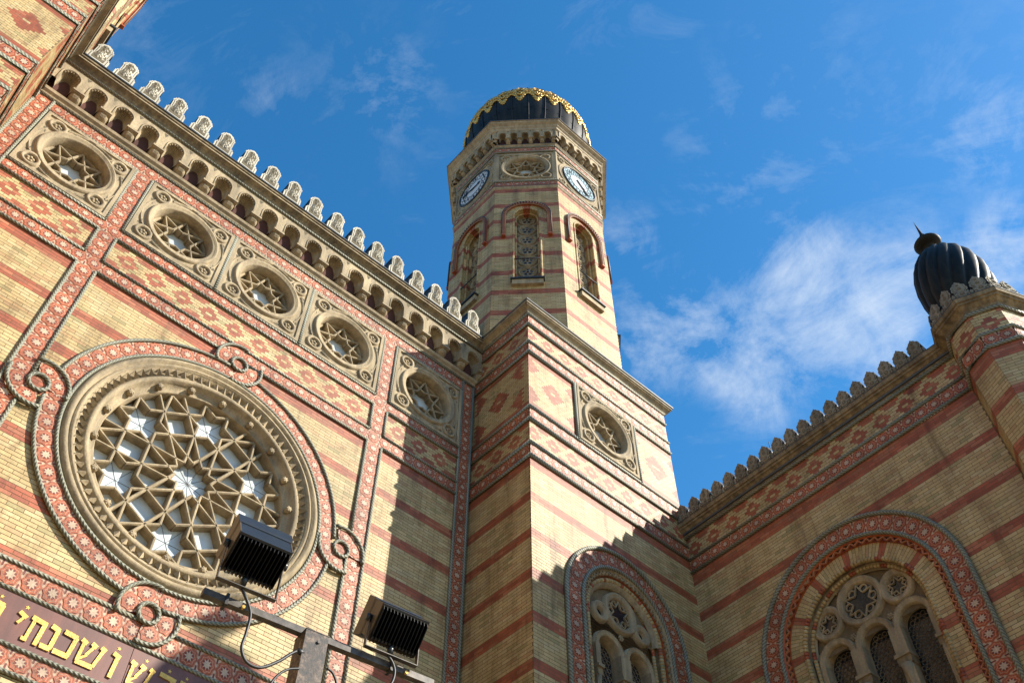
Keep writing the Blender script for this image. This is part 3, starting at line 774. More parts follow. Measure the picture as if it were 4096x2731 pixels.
# ---- right-hand clock tower
OCX, OCY, OA = 12.544, 13.05, 2.56
tw = thing('clock_tower', (OCX, OCY, 0), 'octagonal striped clock tower with white dials and gilded dark onion dome, on square brick base', 'tower')
FT = FR(XT, YT, 270); FS = FR(XT, YT, 180)
tower_base(tw, FT, 0., XW - XT, (.80, 4.48), (2.65, True))
tower_base(tw, FS, -(DA - YT), 0., (-1.07,), None)
base_ropes(tw, [(XT - .03, DA - .02), (XT - .03, YT - .03), (XW, YT - .03)], TZ)
CORN = [(0.03, 22.02), (.05, 22.04), (.055, 22.09), (.08, 22.14), (.14, 22.18), (.16, 22.185), (.16, 22.22), (.19, 22.225), (.195, 22.30), (.22, 22.302), (.22, 22.345), (-.1, 22.37)]
MFC = ['stone_d', 'stone_d', 'stone', 'stone', 'stone', 'stone', 'stone', 'stone_g', 'stone_g', 'sheet', 'sheet']
def scaled_cornice(dz, k=1.): return [(a * k, z + dz) for a, z in CORN]
sweep('cornice', [(XT, DA + .3), (XT, YT), (XW + .03, YT), (XW + .03, YT + 5.3)], scaled_cornice(0), 'stone', tw, mf=MFC)
pn = star_window(tw, FT, (2.65, 19.46), (1.03, 1.02), .68)
vrope(1.56, 18.36, 20.42, tw, FT, r=.045); vrope(3.74, 18.36, 20.42, tw, FT, r=.045)
mb = MB(); mb.v = []
def plainbox(x0, x1, y0, y1, z0, z1, m):
    q = MB(); q.box(x0, x1, z0, z1, -y1, -y0, m); return q
obj('rear_wall', plainbox(XT + .03, XW + .02, YT + .9, YT + 5.2, 0, 22.2, 'lowbrick'), tw)

def octa(cx, cy, a, rot=22.5): 
    r = a / cos(pi / 8); return [(cx + r * cos(radians(rot + 45 * k)), cy + r * sin(radians(rot + 45 * k))) for k in range(8)]

# shared face meshes of the octagon (local: u in +-1.06, v world height)
HWF = OA * tan(pi / 8)
WS, WC, WR = 24.90, 28.72, .40      # sill, spring, radius of opening
def face_wall_mesh():
    mb = MB(); S = stripes(30.48)
    sk = lambda u, v: in_arch(u, v, 0, WR + .14, WC, WS - .02) 
    VR = 30.48 - 13 * 9 * HC; e_ = WR + .14; sk = lambda u, v: hypot(u, v - WC) < WR + .19
    bricks(mb, -HWF, HWF, 22.35, WS, .004, S, None, vref=VR, ph=.05); bricks(mb, -HWF, -e_, WS, WC, .004, S, None, vref=VR, ph=.05)
    bricks(mb, e_, HWF, WS, WC, .004, S, None, vref=VR, ph=.1); bricks(mb, -HWF, HWF, WC, 30.5, .004, S, sk, vref=VR, ph=.05)
    hole_wall(mb, -HWF, HWF, 22.35, 30.6, 0, WR, WC, WS, 0, 'mortar')
    # jamb bricks beside the opening and voussoirs
    for sx in (-1, 1):
        k = 0; v = WS
        while v < WC - .01:
            v2 = min(v + HC, WC); r = S(0, (v + v2) / 2)
            a, b = sorted((sx * (WR + .005), sx * (WR + .135))); mb.rect(a, b, v + .0045, v2 - .0045, .006, 'brick', tint=tintR() if r else tintY()); v += HC
    N = 26
    for i in range(N):
        a0, a1 = pi * i / N + .008, pi * (i + 1) / N - .008; r = i in (11, 12, 13, 14)
        mb.poly([(WR * cos(a0), WC + WR * sin(a0)), ((WR + .24) * cos(a0), WC + (WR + .24) * sin(a0)), ((WR + .24) * cos(a1), WC + (WR + .24) * sin(a1)), (WR * cos(a1), WC + WR * sin(a1))], .008, 'brick', tint=tintR() if r else tintY())
    # reveal
    P = [(-WR, WS)] + [(-WR * cos(pi * i / 16), WC + WR * sin(pi * i / 16)) for i in range(17)] + [(WR, WS)]
    # straight part in courses so the stripes carry through
    for (dA, dB, k) in ((0.0, -.16, 1.), (-.16, -.32, .9)):
        for sx in (-1, 1):
            v = WS
            while v < WC - .01:
                v2 = min(v + HC, WC); r = S(0, (v + v2) / 2); x = sx * WR * k
                q = [mb.pt(x, v + .004, dA), mb.pt(x, v2 - .004, dA), mb.pt(x, v2 - .004, dB), mb.pt(x, v + .004, dB)]
                mb.face(q if sx < 0 else q[::-1], 'brick', tint=tintR() if r else tintY()); v += HC
            mb.box(*sorted((sx * WR, sx * WR * .9)), WS, WC, -.19, -.16, 'mortar')
        for i in range(24):
            a0, a1 = pi * i / 24, pi * (i + 1) / 24; r = 10 <= i <= 13; x = WR * k
            q = [mb.pt(x * cos(a0), WC + x * sin(a0), dA), mb.pt(x * cos(a1), WC + x * sin(a1), dA), mb.pt(x * cos(a1), WC + x * sin(a1), dB), mb.pt(x * cos(a0), WC + x * sin(a0), dB)]
            mb.face(q[::-1], 'brick', tint=tintR() if r else tintY())
    return mb.mesh('brick_wall')
def roll_mesh(rr, dd):
    mb = MB(); S = stripes(30.48)
    for _ in (0,):
        for sx in (-1, 1):
            v = WS
            while v < WC - .01:
                m_ = S(0, v + HC / 2); 
                ks = len(mb.f); mb.tube([(sx * rr, v + .003, dd), (sx * rr, v + HC - .003, dd)], .042, 'brick', 6)
                t = tintR() if m_ else tintY()
                for k in range(ks, len(mb.f)): mb.tint[k] = t
                v += HC
        for i in range(20):
            a0, a1 = pi * i / 20 + .01, pi * (i + 1) / 20 - .01; ks = len(mb.f)
            mb.tube([(rr * cos(a0), WC + rr * sin(a0), dd), (rr * cos(a1), WC + rr * sin(a1), dd)], .042, 'brick', 6)
            t = tintR() if 8 <= i <= 11 else tintY()
            for k in range(ks, len(mb.f)): mb.tint[k] = t
    return mb.mesh('roll_moulding')
def hood_mesh():
    mb = MB(); vb = 27.42; r0, r1 = .685, .775; N = 24
    def arc(r): return [(-r, vb)] + [(-r * cos(pi * i / N), 28.67 + r * sin(pi * i / N)) for i in range(N + 1)] + [(r, vb)]
    A, B = arc(r0), arc(r1)
    for i in range(len(A) - 1):
        q = [A[i], A[i + 1], B[i + 1], B[i]]
        ar = sum(q[k][0] * q[(k + 1) % 4][1] - q[(k + 1) % 4][0] * q[k][1] for k in range(4))
        mb.prism(q if ar > 0 else q[::-1], 0, .08, 'terra_d', 'terra', back=True)
    mb.tube(lp(arc(r1 + .01), .09), .02, 'sheet', 6); mb.tube(lp(arc(r0 - .01), .07), .02, 'hoodb', 6)
    S_ = []; P = arc((r0 + r1) / 2); acc = 0; step = .072
    pts = []; 
    for a, b in zip(P, P[1:]):
        L = hypot(b[0] - a[0], b[1] - a[1]); t = 0
        k = max(1, round(L / step))
        for i in range(k): pts.append(((a[0] + (b[0] - a[0]) * (i + .5) / k, a[1] + (b[1] - a[1]) * (i + .5) / k), atan2(b[1] - a[1], b[0] - a[0])))
    for (u, v), an in pts:
        w, h = .036, .08; ca, sa = cos(an), sin(an)
        q = [(u + x * ca - y * sa, v + x * sa + y * ca) for x, y in ((-w / 2, -h / 2), (w / 2, -h / 2), (w / 2, h / 2), (-w / 2, h / 2))]
        mb.prism(q, .08, .11, 'hoodb', 'hoodb')
    for sx in (-1, 1): mb.box(*sorted((sx * (r0 - .02), sx * (r1 + .02))), vb - .06, vb, 0, .12, 'terra')
    return mb.mesh('hood_moulding')
def belfry_tracery_mesh():
    mb = MB(); hw = .36; d0 = -.30
    mb.rect(-hw, hw, WS, WC, d0 - .02, 'stone')
    mb.poly([(hw, WC)] + [(hw * cos(pi * i / 14), WC + hw * sin(pi * i / 14)) for i in range(1, 14)] + [(-hw, WC)], d0 - .02, 'stone')
    v = 28.88
    for k in range(7):
        c = (0, v - .610 * k)
        if c[1] < WS + .25: break
        mb.disc(c, .25, d0 - .012, 'stone', 20)
        mb.star(c, 5, .15, .07, d0 - .006, 'dglass', pi / 2)
        for j in range(5): mb.disc((c[0] + .12 * cos(pi / 2 + 2 * pi * j / 5), c[1] + .12 * sin(pi / 2 + 2 * pi * j / 5)), .045, d0 - .003, 'dglass', 10)
        mb.revolve(c, [(.30, d0 - .02), (.285, d0 + .03), (.255, d0 + .035), (.235, d0 + .0)], 'stone', 28)
        for j in range(5):
            a = pi / 2 + 2 * pi * j / 5
            mb.revolve((c[0] + .135 * cos(a), c[1] + .135 * sin(a)), [(.098, d0 + .012), (.085, d0 + .022), (.068, d0 + .005)], 'stone', 12)
            b = a + pi / 5
            for rr in (.205, .225): mb.ball((c[0] + rr * cos(b), c[1] + rr * sin(b), d0 - .01), .045, 'stone', 6, 4)
        for sx in (-1, 1):
            for sy in (-1, 1):
                t = [(sx * .33, c[1] + sy * .30), (sx * .33, c[1] + sy * .19), (sx * .22, c[1] + sy * .30)]
                ar = (t[1][0] - t[0][0]) * (t[2][1] - t[0][1]) - (t[2][0] - t[0][0]) * (t[1][1] - t[0][1])
                mb.poly(t if ar > 0 else t[::-1], d0 - .016, 'groove')
    return mb.mesh('belfry_tracery')
def sill_mesh():
    mb = MB(); mb.prism([(-.46, 24.62), (.46, 24.62), (.46, 24.84), (-.46, 24.84)], -.02, .12, 'stone'); mb.box(-.50, .50, 24.84, 24.90, -.42, .17, 'sheet'); return mb.mesh('window_sill')
def tierod_mesh():
    mb = MB(); mb.tube([(-.42, 26.10, .02), (.42, 26.10, .02)], .018, 'black', 6); return mb.mesh('tie_rod')
ME = dict(wall=face_wall_mesh(), roll=roll_mesh(WR + .02, .0), roll2=roll_mesh(WR * .9, -.165), hood=hood_mesh(), trac=belfry_tracery_mesh(), sill=sill_mesh(), rod=tierod_mesh())
SH = OA
bayO = arch_bay(HWF * 2 * 1.04 / 5.35, .86, .24)

def clock(parent, M, hour, minute, blue):
    mb = MB(); c = (0, 0); mb.disc(c, .76, .01, 'black', 48)
    mb.revolve(c, [(.80, 0), (.79, .05), (.755, .055), (.745, .012)], 'black', 48)
    mb.disc(c, .735, .016, 'dialblue' if blue else 'dial', 48)
    cl = obj('clock_dial', mb, parent, M)
    k = MB(); k.revolve(c, [(.412, .017), (.408, .024), (.396, .024), (.392, .017)], 'black', 40, smooth=False); k.disc(c, .392, .019, 'dial', 40)
    for i in range(12):
        a = pi / 2 - 2 * pi * i / 12; q = (.57 * cos(a), .57 * sin(a))
        k.revolve(q, [(.150, .017), (.148, .026), (.139, .026), (.137, .017)], 'black', 20, smooth=False)
    obj('numeral_rings', k, cl, M)
    for i in range(12):
        a = pi / 2 - 2 * pi * i / 12; q = (.57 * cos(a), .57 * sin(a))
        cu = bpy.data.curves.new('numeral', 'FONT'); cu.body = str(i if i else 12); cu.size = .19; cu.align_x = 'CENTER'; cu.align_y = 'CENTER'; cu.extrude = .003; cu.offset = .004
        tmp = bpy.data.objects.new('tmp', cu); COL.objects.link(tmp); dg = bpy.context.evaluated_depsgraph_get()
        me = bpy.data.meshes.new_from_object(tmp.evaluated_get(dg)); bpy.data.objects.remove(tmp); me.materials.clear(); me.materials.append(MT['black'])
        me.name = 'numeral'
        obj('numeral', me, cl, at(M, q[0], q[1], .026) @ Matrix.Rotation(pi / 2, 4, 'X'))
    for L, w, t, nm in ((.36, .085, (hour + minute / 60) / 12, 'hour_hand'), (.62, .06, minute / 60, 'minute_hand')):
        h = MB(); a = pi / 2 - 2 * pi * t; ca, sa = cos(a), sin(a)
        pts = [(-.16, -w * .3), (0, -w * .4), (L * .55, -w * .25), (L * .62, -w), (L * .78, -w * .7), (L, 0), (L * .78, w * .7), (L * .62, w), (L * .55, w * .25), (0, w * .4), (-.16, w * .3)]
        h.prism([(x * ca - y * sa, x * sa + y * ca) for x, y in pts], .035, .05 if nm == 'hour_hand' else .062, 'black', back=True)
        obj(nm, h, cl, M)

def octagon_tower(t, cx, cy, faces, clocks=True):
    for k, ang in enumerate(range(0, 360, 45)):
        ra = radians(ang); F = FR(cx + OA * cos(ra), cy + OA * sin(ra), ang)
        if ang in faces:
            w = obj('brick_wall', ME['wall'], t, F)
            bw = obj('belfry_window', ME['trac'], t, F); obj('roll_moulding', ME['roll'], bw, F); obj('roll_moulding', ME['roll2'], bw, F); obj('window_sill', ME['sill'], bw, F); obj('tie_rod', ME['rod'], bw, F)
            obj('hood_moulding', ME['hood'], t, F)
        else:
            q = MB(); q.rect(-HWF, HWF, 22.35, 30.6, 0, 'lowbrick'); obj('brick_wall', q, t, F)
        # clock stage
        q = MB()
        if ang % 90 and ang in faces: sheet_holes(q, -HWF, HWF, 30.5, 34.9, ((31.035, 33.025), [(-.995, .995)]), 0, 'stone')
        else: q.rect(-HWF, HWF, 30.5, 34.9, 0, 'stone')
        for sx in (-1, 1):
            a_, b_ = sorted((sx * 1.03, sx * 1.158)); q.box(a_, b_, 33.74, 34.52, 0, .20, 'stone'); q.box(*sorted((sx * .99, sx * 1.175)), 33.92, 33.99, 0, .25, 'stone')
        for sx in (-1, 1): q.box(*sorted((sx * (HWF + .012), sx * 1.0)), 31.0, 33.12, 0, .035, 'stone')
        obj('stage_wall', q, t, F)
        if ang in faces or ang in (90,):
            tileband([(-HWF, 30.80), (HWF, 30.80)], .28, t, F, .02, .30)
            tileband([(-HWF, 33.37), (HWF, 33.37)], .28, t, F, .02, .30)
            for j in range(5):
                obj('corbel_arch', bayO, t, at(F, (j - 2) * .412, 33.70, 0))
            if ang % 90:
                star_window(t, F, (0, 32.03), (1.0, 1.0), .70, dface=.0, depth=.22) if ang in faces else None
            elif ang in faces and clocks:
                q = MB(); n = 40; 
                for sx in (-1, 1):
                    for sy in (-1, 1):
                        cc = (sx * .80, 32.0 + sy * .80)
                        q.revolve(cc, [(.17, .0), (.155, .05), (.115, .05), (.10, .008)], 'stone', 16); q.disc(cc, .10, .006, 'groove', 12)
                        q.ball((cc[0], cc[1], .01), .045, 'stone', 6, 4)
                q.revolve((0, 32.0), [(.97, .0), (.95, .04), (.90, .04), (.88, .015), (.86, .05), (.82, .055), (.80, .0)], 'stone', 48)
                q.box(-1.0, 1.0, 32.98, 33.05, 0, .04, 'stone'); q.box(-1.0, 1.0, 31.0, 31.06, 0, .04, 'stone')
                cp = obj('clock_surround', q, t, F)
                clock(t, at(F, 0, 32.0, .045), 2 if ang == 180 else 4, 46 if ang == 180 else 23, ang == 270)
    P = octa(cx, cy, OA)
    def ring_rope(z, d, r): 
        q = MB(); O = octa(cx, cy, OA + d); q.tube([(x, z, -y) for x, y in O], r, 'rope', 8, True); obj('rope_moulding', q, t)
    ring_rope(30.985, .03, .035); ring_rope(33.20, .03, .035); ring_rope(33.55, .03, .035)
    sweep('string_course', P, [(0, 30.48), (.03, 30.52), (.05, 30.59), (.06, 30.60), (.06, 30.63), (0, 30.64)], 'stone', t, True, mf=['stone', 'stone', 'stone', 'sheet', 'sheet'])
    sweep('string_course', P, [(0, 33.57), (.05, 33.60), (.09, 33.66), (.10, 33.67), (.10, 33.71), (0, 33.72)], 'stone', t, True, mf=['stone', 'stone', 'stone', 'sheet', 'sheet'])
    sweep('cornice', P, [(.20, 34.50), (.26, 34.54), (.27, 34.62), (.33, 34.68), (.33, 34.74), (.42, 34.80), (.45, 34.82), (.45, 34.89), (.49, 34.895), (.49, 34.945), (0, 35.02)], 'stone', t, True, mf=['stone_p'] * 8 + ['sheet'] * 2)
    # onion dome of 24 gores
    prof = [(1.95, 34.98), (2.10, 35.5), (2.30, 36.2), (2.47, 36.9), (2.56, 37.6), (2.585, 38.2), (2.53, 38.8), (2.39, 39.4), (2.14, 40.0), (1.78, 40.6), (1.32, 41.1), (.85, 41.6), (.50, 42.1), (.28, 42.7), (.2, 43.0)]
    q = MB(); G = 24; sub = 4; rows = []
    for r, z in prof:
        row = []
        for i in range(G * sub):
            f = (i % sub) / sub; a = 2 * pi * i / (G * sub) + .06; rr = r * (1 + .012 * sin(pi * f)); row.append(len(q.v)); q.v.append((cx + rr * cos(a), cy + rr * sin(a), z))
        rows.append(row)
    for A, B in zip(rows, rows[1:]):
        for i in range(G * sub): j = (i + 1) % (G * sub); q.face([A[i], A[j], B[j], B[i]], 'copper', True)
    dome = obj('onion_dome', q, t)
    q = MB()
    for i in range(G):
        a = 2 * pi * i / G + .06; q.tube([(cx + (r + .02) * cos(a), z, -(cy + (r + .02) * sin(a))) for r, z in prof[:-1]], .028, 'copper', 5)
    for z_, rr in ((37.25, 2.535), ):
        q.tube([(cx + rr * cos(2 * pi * i / 48), z_, -(cy + rr * sin(2 * pi * i / 48))) for i in range(48)], .006, 'copper', 4, True)
    obj('dome_ribs', q, dome)
    q = MB(); q.tube([(cx, 42.9, -cy), (cx, 43.3, -cy), (cx, 43.5, -cy), (cx, 44.4, -cy)], [.2, .38, .1, .02], 'gold', 10); obj('finial', q, dome)
    # gilded ornament, one per gore
    rnd = random.Random(3); om = MB()
    def surf(r_z): 
        for (r0, z0), (r1, z1) in zip(prof, prof[1:]):
            if z0 <= r_z <= z1: return r0 + (r1 - r0) * (r_z - z0) / (z1 - z0)
        return 2
    zm = lambda z: 37.80 + (z - 38.3) * 1.18
    def blob(x, z, s): z = zm(z); s *= 1.25; rr = surf(z); om.ball((x, z, rr + .035), s, 'gold', 7, 5, .55)
    for s_ in (-1, 1):
        for x, z, s in ((.27, 38.95, .075), (.30, 38.80, .06), (.20, 39.12, .085), (.14, 38.86, .08), (.25, 39.28, .06), (.10, 39.28, .08), (.15, 38.66, .07), (.09, 38.5, .08), (.22, 38.72, .05), (.07, 39.45, .06), (.31, 39.1, .05), (.17, 39.4, .05)): blob(s_ * x, z, s)
        om.tube([(s_ * x, zm(z), surf(zm(z)) + .07) for x, z in ((.31, 38.9), (.2, 38.98), (.08, 38.8), (0, 38.62))], .035, 'gold', 6)
        om.tube([(s_ * x, zm(z), surf(zm(z)) + .07) for x, z in ((.05, 39.45), (.16, 39.25), (.05, 39.05))], .03, 'gold', 6)
    for x, z, s in ((0, 39.0, .06), (0, 38.42, .09), (0, 38.3, .06), (.06, 38.36, .05), (-.06, 38.36, .05), (0, 39.55, .05), (0, 38.7, .06)): blob(x, z, s)
    om = om.mesh('gilded_ornament')
    for i in range(G):
        a = 360 * (i + .5) / G + degrees_(.06); obj('gilded_ornament', om, dome, FR(cx, cy, a))
def degrees_(x): return x * 180 / pi
octagon_tower(tw, OCX, OCY, (135, 180, 225, 270, 315))

# ---- left-hand tower
CXL = 2 * 4.05 - OCX
tl = thing('corner_tower', (CXL, OCY, 0), 'striped brick tower with red lozenge pattern, mostly cut off in the top left corner', 'tower')
FTL = FR(XL, YT, 270); FSL = FR(XL, YT, 0)
tower_base(tl, FTL, -5.25, 0., (-.62, -4.6), None)
tower_base(tl, FSL, 0., DA - YT, (1.0,), None)
base_ropes(tl, [(XL - 5.25, YT - .03), (XL + .03, YT - .03), (XL + .03, DA - .02)], TZ)
sweep('cornice', [(XL - 5.25, YT + 5), (XL - 5.25, YT), (XL, YT), (XL, DA + .3)], scaled_cornice(0), 'stone', tl, mf=MFC)
obj('rear_wall', plainbox(XL - 5.2, XL - .03, YT + .05, YT + 5.2, 0, 22.4, 'lowbrick'), tl)
octagon_tower(tl, CXL, OCY, (225, 270, 315, 0), clocks=False)

# ================================================================== ARCHED WINDOWS
def big_window(t, F, uc, vs, Ro, Ri, vb, lanc, circles, rec, colours=None, Sref=15.70):
    """tile band, rope rings, saw-tooth, voussoirs, rolls and plate tracery"""
    Rm = (Ro + Ri) / 2
    tileband(arch_path(uc, Rm, vs, vb, 36), Ro - Ri - .06, t, F, .03, .31)
    rope(lp(arch_path(uc, Ro, vs, vb, 40), .05), t, F, .05); rope(lp(arch_path(uc, Ri, vs, vb, 40), .05), t, F, .045)
    S = stripes(Sref)
    w = MB(); R0 = Ri - .04; R1 = Ri - .16; R2 = R1 - (.31 if Ro > 2 else .04); R3 = R2 - .10
    # zigzag ring
    def ringstrip(ra, rb, da, db, m):
        A, B = arch_path(uc, ra, vs, vb, 40), arch_path(uc, rb, vs, vb, 40)
        for i in range(len(A) - 1):
            q = [w.pt(*A[i], da), w.pt(*A[i + 1], da), w.pt(*B[i + 1], db), w.pt(*B[i], db)]; w.face(q[::-1], m, True)
    ringstrip(R0 + .03, R0, .03, .05, 'terra' if Ro > 2 else 'stone'); ringstrip(R0, R0 - .03, .05, .01, 'terra' if Ro > 2 else 'stone')
    ringstrip(R0 - .03, R1, -.03, -.03, 'terra_d' if Ro > 2 else 'groove'); ringstrip(R1, R1 - .001, -.015, -.06, 'terra')
    P = arch_path(uc, (R0 + R1) / 2 - .01, vs, vb, 60); acc = 0; zz = []; side = 1
    L = 0
    for a, b in zip(P, P[1:]):
        D = hypot(b[0] - a[0], b[1] - a[1]); k = max(1, round(D / .075)); nx, ny = -(b[1] - a[1]) / D, (b[0] - a[0]) / D
        for i in range(k):
            side = -side; f = i / k; zz.append((a[0] + (b[0] - a[0]) * f + nx * side * .042, a[1] + (b[1] - a[1]) * f + ny * side * .042))
    for a, b in zip(zz, zz[1:]): w.bar(a, b, .034, -.03, .02, 'terra_m' if Ro > 2 else 'stone', .5)
    win = obj('arched_window', w, t, F)
    # voussoirs + jamb bricks
    vz = MB(); 
    if R1 - R2 > .1:
        n = round(pi * (R1 + R2) / 2 / .075)
        for i in range(n):
            a0, a1 = pi * i / n + .003, pi * (i + 1) / n - .003; red = (i * 9 / n) % 1.5 > 1.12
            rs = [R1, (R1 + R2) / 2 + (.05 if i % 2 else -.05), R2]
            for x, y in zip(rs, rs[1:]):
                vz.poly([(uc + (y + .003) * cos(a0), vs + (y + .003) * sin(a0)), (uc + (x - .003) * cos(a0), vs + (x - .003) * sin(a0)), (uc + (x - .003) * cos(a1), vs + (x - .003) * sin(a1)), (uc + (y + .003) * cos(a1), vs + (y + .003) * sin(a1))], -.056, 'brick', tint=tintR() if red else tintY())
        for sx in (-1, 1):
            a, b = sorted((uc + sx * R1, uc + sx * R2)); bricks(vz, a, b, vb, vs, -.056, S, vref=Sref)
    A, B = arch_path(uc, R1, vs, vb, 40), arch_path(uc, R2 - .01, vs, vb, 40)
    for i in range(len(A) - 1):
        q = [vz.pt(*A[i], -.06), vz.pt(*A[i + 1], -.06), vz.pt(*B[i + 1], -.06), vz.pt(*B[i], -.06)]; vz.face(q[::-1], 'mortar')
    def beads(rr, dd, rad):
        def put(p3, red):
            ks = len(vz.f); vz.tube(p3, rad, 'brick', 6); tt = tintR() if red else tintY()
            for k in range(ks, len(vz.f)): vz.tint[k] = tt
        n = round(pi * rr / .08)
        for i in range(n):
            a0, a1 = pi * i / n + .004, pi * (i + 1) / n - .004
            put([(uc + rr * cos(a0), vs + rr * sin(a0), dd), (uc + rr * cos(a1), vs + rr * sin(a1), dd)], (i * 9 / n) % 1.5 > 1.12)
        for sx in (-1, 1):
            v = vs
            while v > vb: put([(uc + sx * rr, v - HC + .003, dd), (uc + sx * rr, v - .003, dd)], S(0, v - HC / 2)); v -= HC
    beads(R2 - .03, -.08, .055); beads(R3 - .02, -.20, .045)
    A = arch_path(uc, R2 - .06, vs, vb, 40)
    for i in range(len(A) - 1):
        q = [vz.pt(*A[i], -.08), vz.pt(*A[i + 1], -.08), vz.pt(*A[i + 1], -rec - .2), vz.pt(*A[i], -rec - .2)]; vz.face(q, 'stone_d')
    obj('brick_archivolt', vz, win, F)
    # plate tracery in stone
    p = MB(); Rt = R3 - .02; d = -rec
    wl, vsl = lanc['r'], lanc['vs']
    # stone background plate (behind) with mouldings proud
    bk = d - .16
    p.revolve((uc, vs), [(Rt + .06, d + .1), (Rt, d + .08), (Rt - .05, d)], 'stone', 40, 0, pi)
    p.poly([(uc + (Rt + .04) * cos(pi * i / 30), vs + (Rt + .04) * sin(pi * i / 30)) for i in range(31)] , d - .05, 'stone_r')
    for u, v, r in circles:
        p.revolve((u, v), [(r + .02, d - .05), (r, d + .05), (r - .05, d + .06), (r - .075, d + .03), (r - .10, d + .045), (r - .13, d + .01), (r - .15, d - .045)], 'stone', 32)
        p.disc((u, v), r - .14, d - .046, 'dglass', 24)
        ri = r - .15
        if ri > .2:   # six-lobed star tracery
            tips = [(u + ri * cos(pi * k / 3 + pi / 6), v + ri * sin(pi * k / 3 + pi / 6)) for k in range(6)]
            inn = [(u + ri * .5 * cos(pi * k / 3), v + ri * .5 * sin(pi * k / 3)) for k in range(6)]
            for k in range(6):
                p.bar(tips[k], inn[k], .03, d - .045, d + .0, 'stone'); p.bar(tips[k], inn[(k + 1) % 6], .03, d - .045, d, 'stone')
                c_ = (u + ri * .74 * cos(pi * k / 3), v + ri * .74 * sin(pi * k / 3))
                p.revolve(c_, [(ri * .25, d - .045), (ri * .24, d - .01), (ri * .18, d - .01), (ri * .17, d - .045)], 'stone', 12)
        elif ri > .1:
            for k in range(6):
                a = pi * k / 3 + pi / 6; p.bar((u + ri * cos(a), v + ri * sin(a)), (u + ri * .5 * cos(a + pi / 6), v + ri * .5 * sin(a + pi / 6)), .022, d - .045, d, 'stone')
                p.bar((u + ri * cos(a), v + ri * sin(a)), (u + ri * .5 * cos(a - pi / 6), v + ri * .5 * sin(a - pi / 6)), .022, d - .045, d, 'stone')
    for (a, b) in lanc.get('bosses', ()):
        for k in range(6): p.ball((a + .05 * cos(k * pi / 3), b + .05 * sin(k * pi / 3), d - .03), .028, 'stone', 6, 4)
        p.ball((a, b, d - .03), .03, 'stone', 6, 4)
    tro = obj('plate_tracery', p, win, F)
    L = MB()
    for u in lanc['u']:
        gl = MB(); rr_ = MB()
        r = wl; o = lanc['o']
        N = 20
        for i in range(N):   # archivolt rings of lancets
            pass
        L.revolve((u, vsl), [(o + .03, d - .05), (o + .01, d + .04), (o - .03, d + .05), (o - .05, d + .03), (r + .03, d + .05), (r, d + .01), (r - .01, d - .25)], 'stone', 24, 0, pi)
        for i in range(1, 26):
            a = pi * i / 26; L.ball((u + (o - .005) * cos(a), vsl + (o - .005) * sin(a), d + .05), .014, 'stone', 5, 3)
        gl.rect(u - r, u + r, vb, vsl, d - .24, 'dglass'); gl.poly([(u + r * cos(pi * i / 16), vsl + r * sin(pi * i / 16)) for i in range(17)], d - .24, 'dglass')
        # bull's-eye panes
        q = .105; row = 0; v = vb + .05
        v = max(vb, 9.5)
        while v < vsl + r:
            x = u - r + (q / 2 if row % 2 else 0) + q * .3
            while x < u + r:
                if in_arch(x, v, u, r - .03, vsl, 0):
                    edge = not in_arch(x, v, u, r - .12, vsl, 0)
                    rr_.revolve((x, v), [(q * .50, d - .235), (q * .44, d - .222), (q * .36, d - .232)], 'stone_g' if edge else 'bottle', 8, smooth=False)
                x += q
            v += q * .87; row += 1
        pn_ = obj('window_pane', gl, win, F); obj('leaded_roundels', rr_, win, F)
    us = sorted(lanc['u']); edges = [(us[0] - lanc['o'] - .02, us[0] - wl)] + [(a + wl, b - wl) for a, b in zip(us, us[1:])] + [(us[-1] + wl, us[-1] + lanc['o'] + .02)]
    zc = lanc['cap']
    for a, b in edges:
        L.box(a, b, zc, vsl, d - .25, d + .045, 'stone')
        m_ = (a + b) / 2; h_ = (b - a) / 2
        L.box(m_ - h_ * 1.25, m_ + h_ * 1.25, zc - .07, zc, d - .2, d + .10, 'stone'); L.box(m_ - h_ * 1.1, m_ + h_ * 1.1, zc - .22, zc - .07, d - .18, d + .06, 'stone_d')
        for k in range(3): L.box(m_ - h_ * 1.14, m_ - h_ * 1.14 + .03, zc - .2, zc - .09, d - .15 + k * .08, d - .11 + k * .08, 'stone')
        L.box(m_ - h_ * .9, m_ + h_ * .9, vb, zc - .22, d - .2, d + .02, 'stone')
        L.tube([(m_, vb, d + .0), (m_, zc - .45, d + .0), (m_, zc - .22, d + .0)], [h_ * .55, h_ * .55, h_ * 1.0], 'stone', 10)
    obj('lancet_arches', L, win, F)
    return win
big_window(tw, FT, 2.63, 13.63, 1.75, 1.30, 7.5, dict(u=(2.20, 3.06), r=.29, o=.40, vs=12.95, cap=12.45, bosses=((2.63, 13.45),)), [(2.63, 14.02, .47), (2.02, 13.78, .23), (3.24, 13.78, .23)], .16, Sref=15.70)

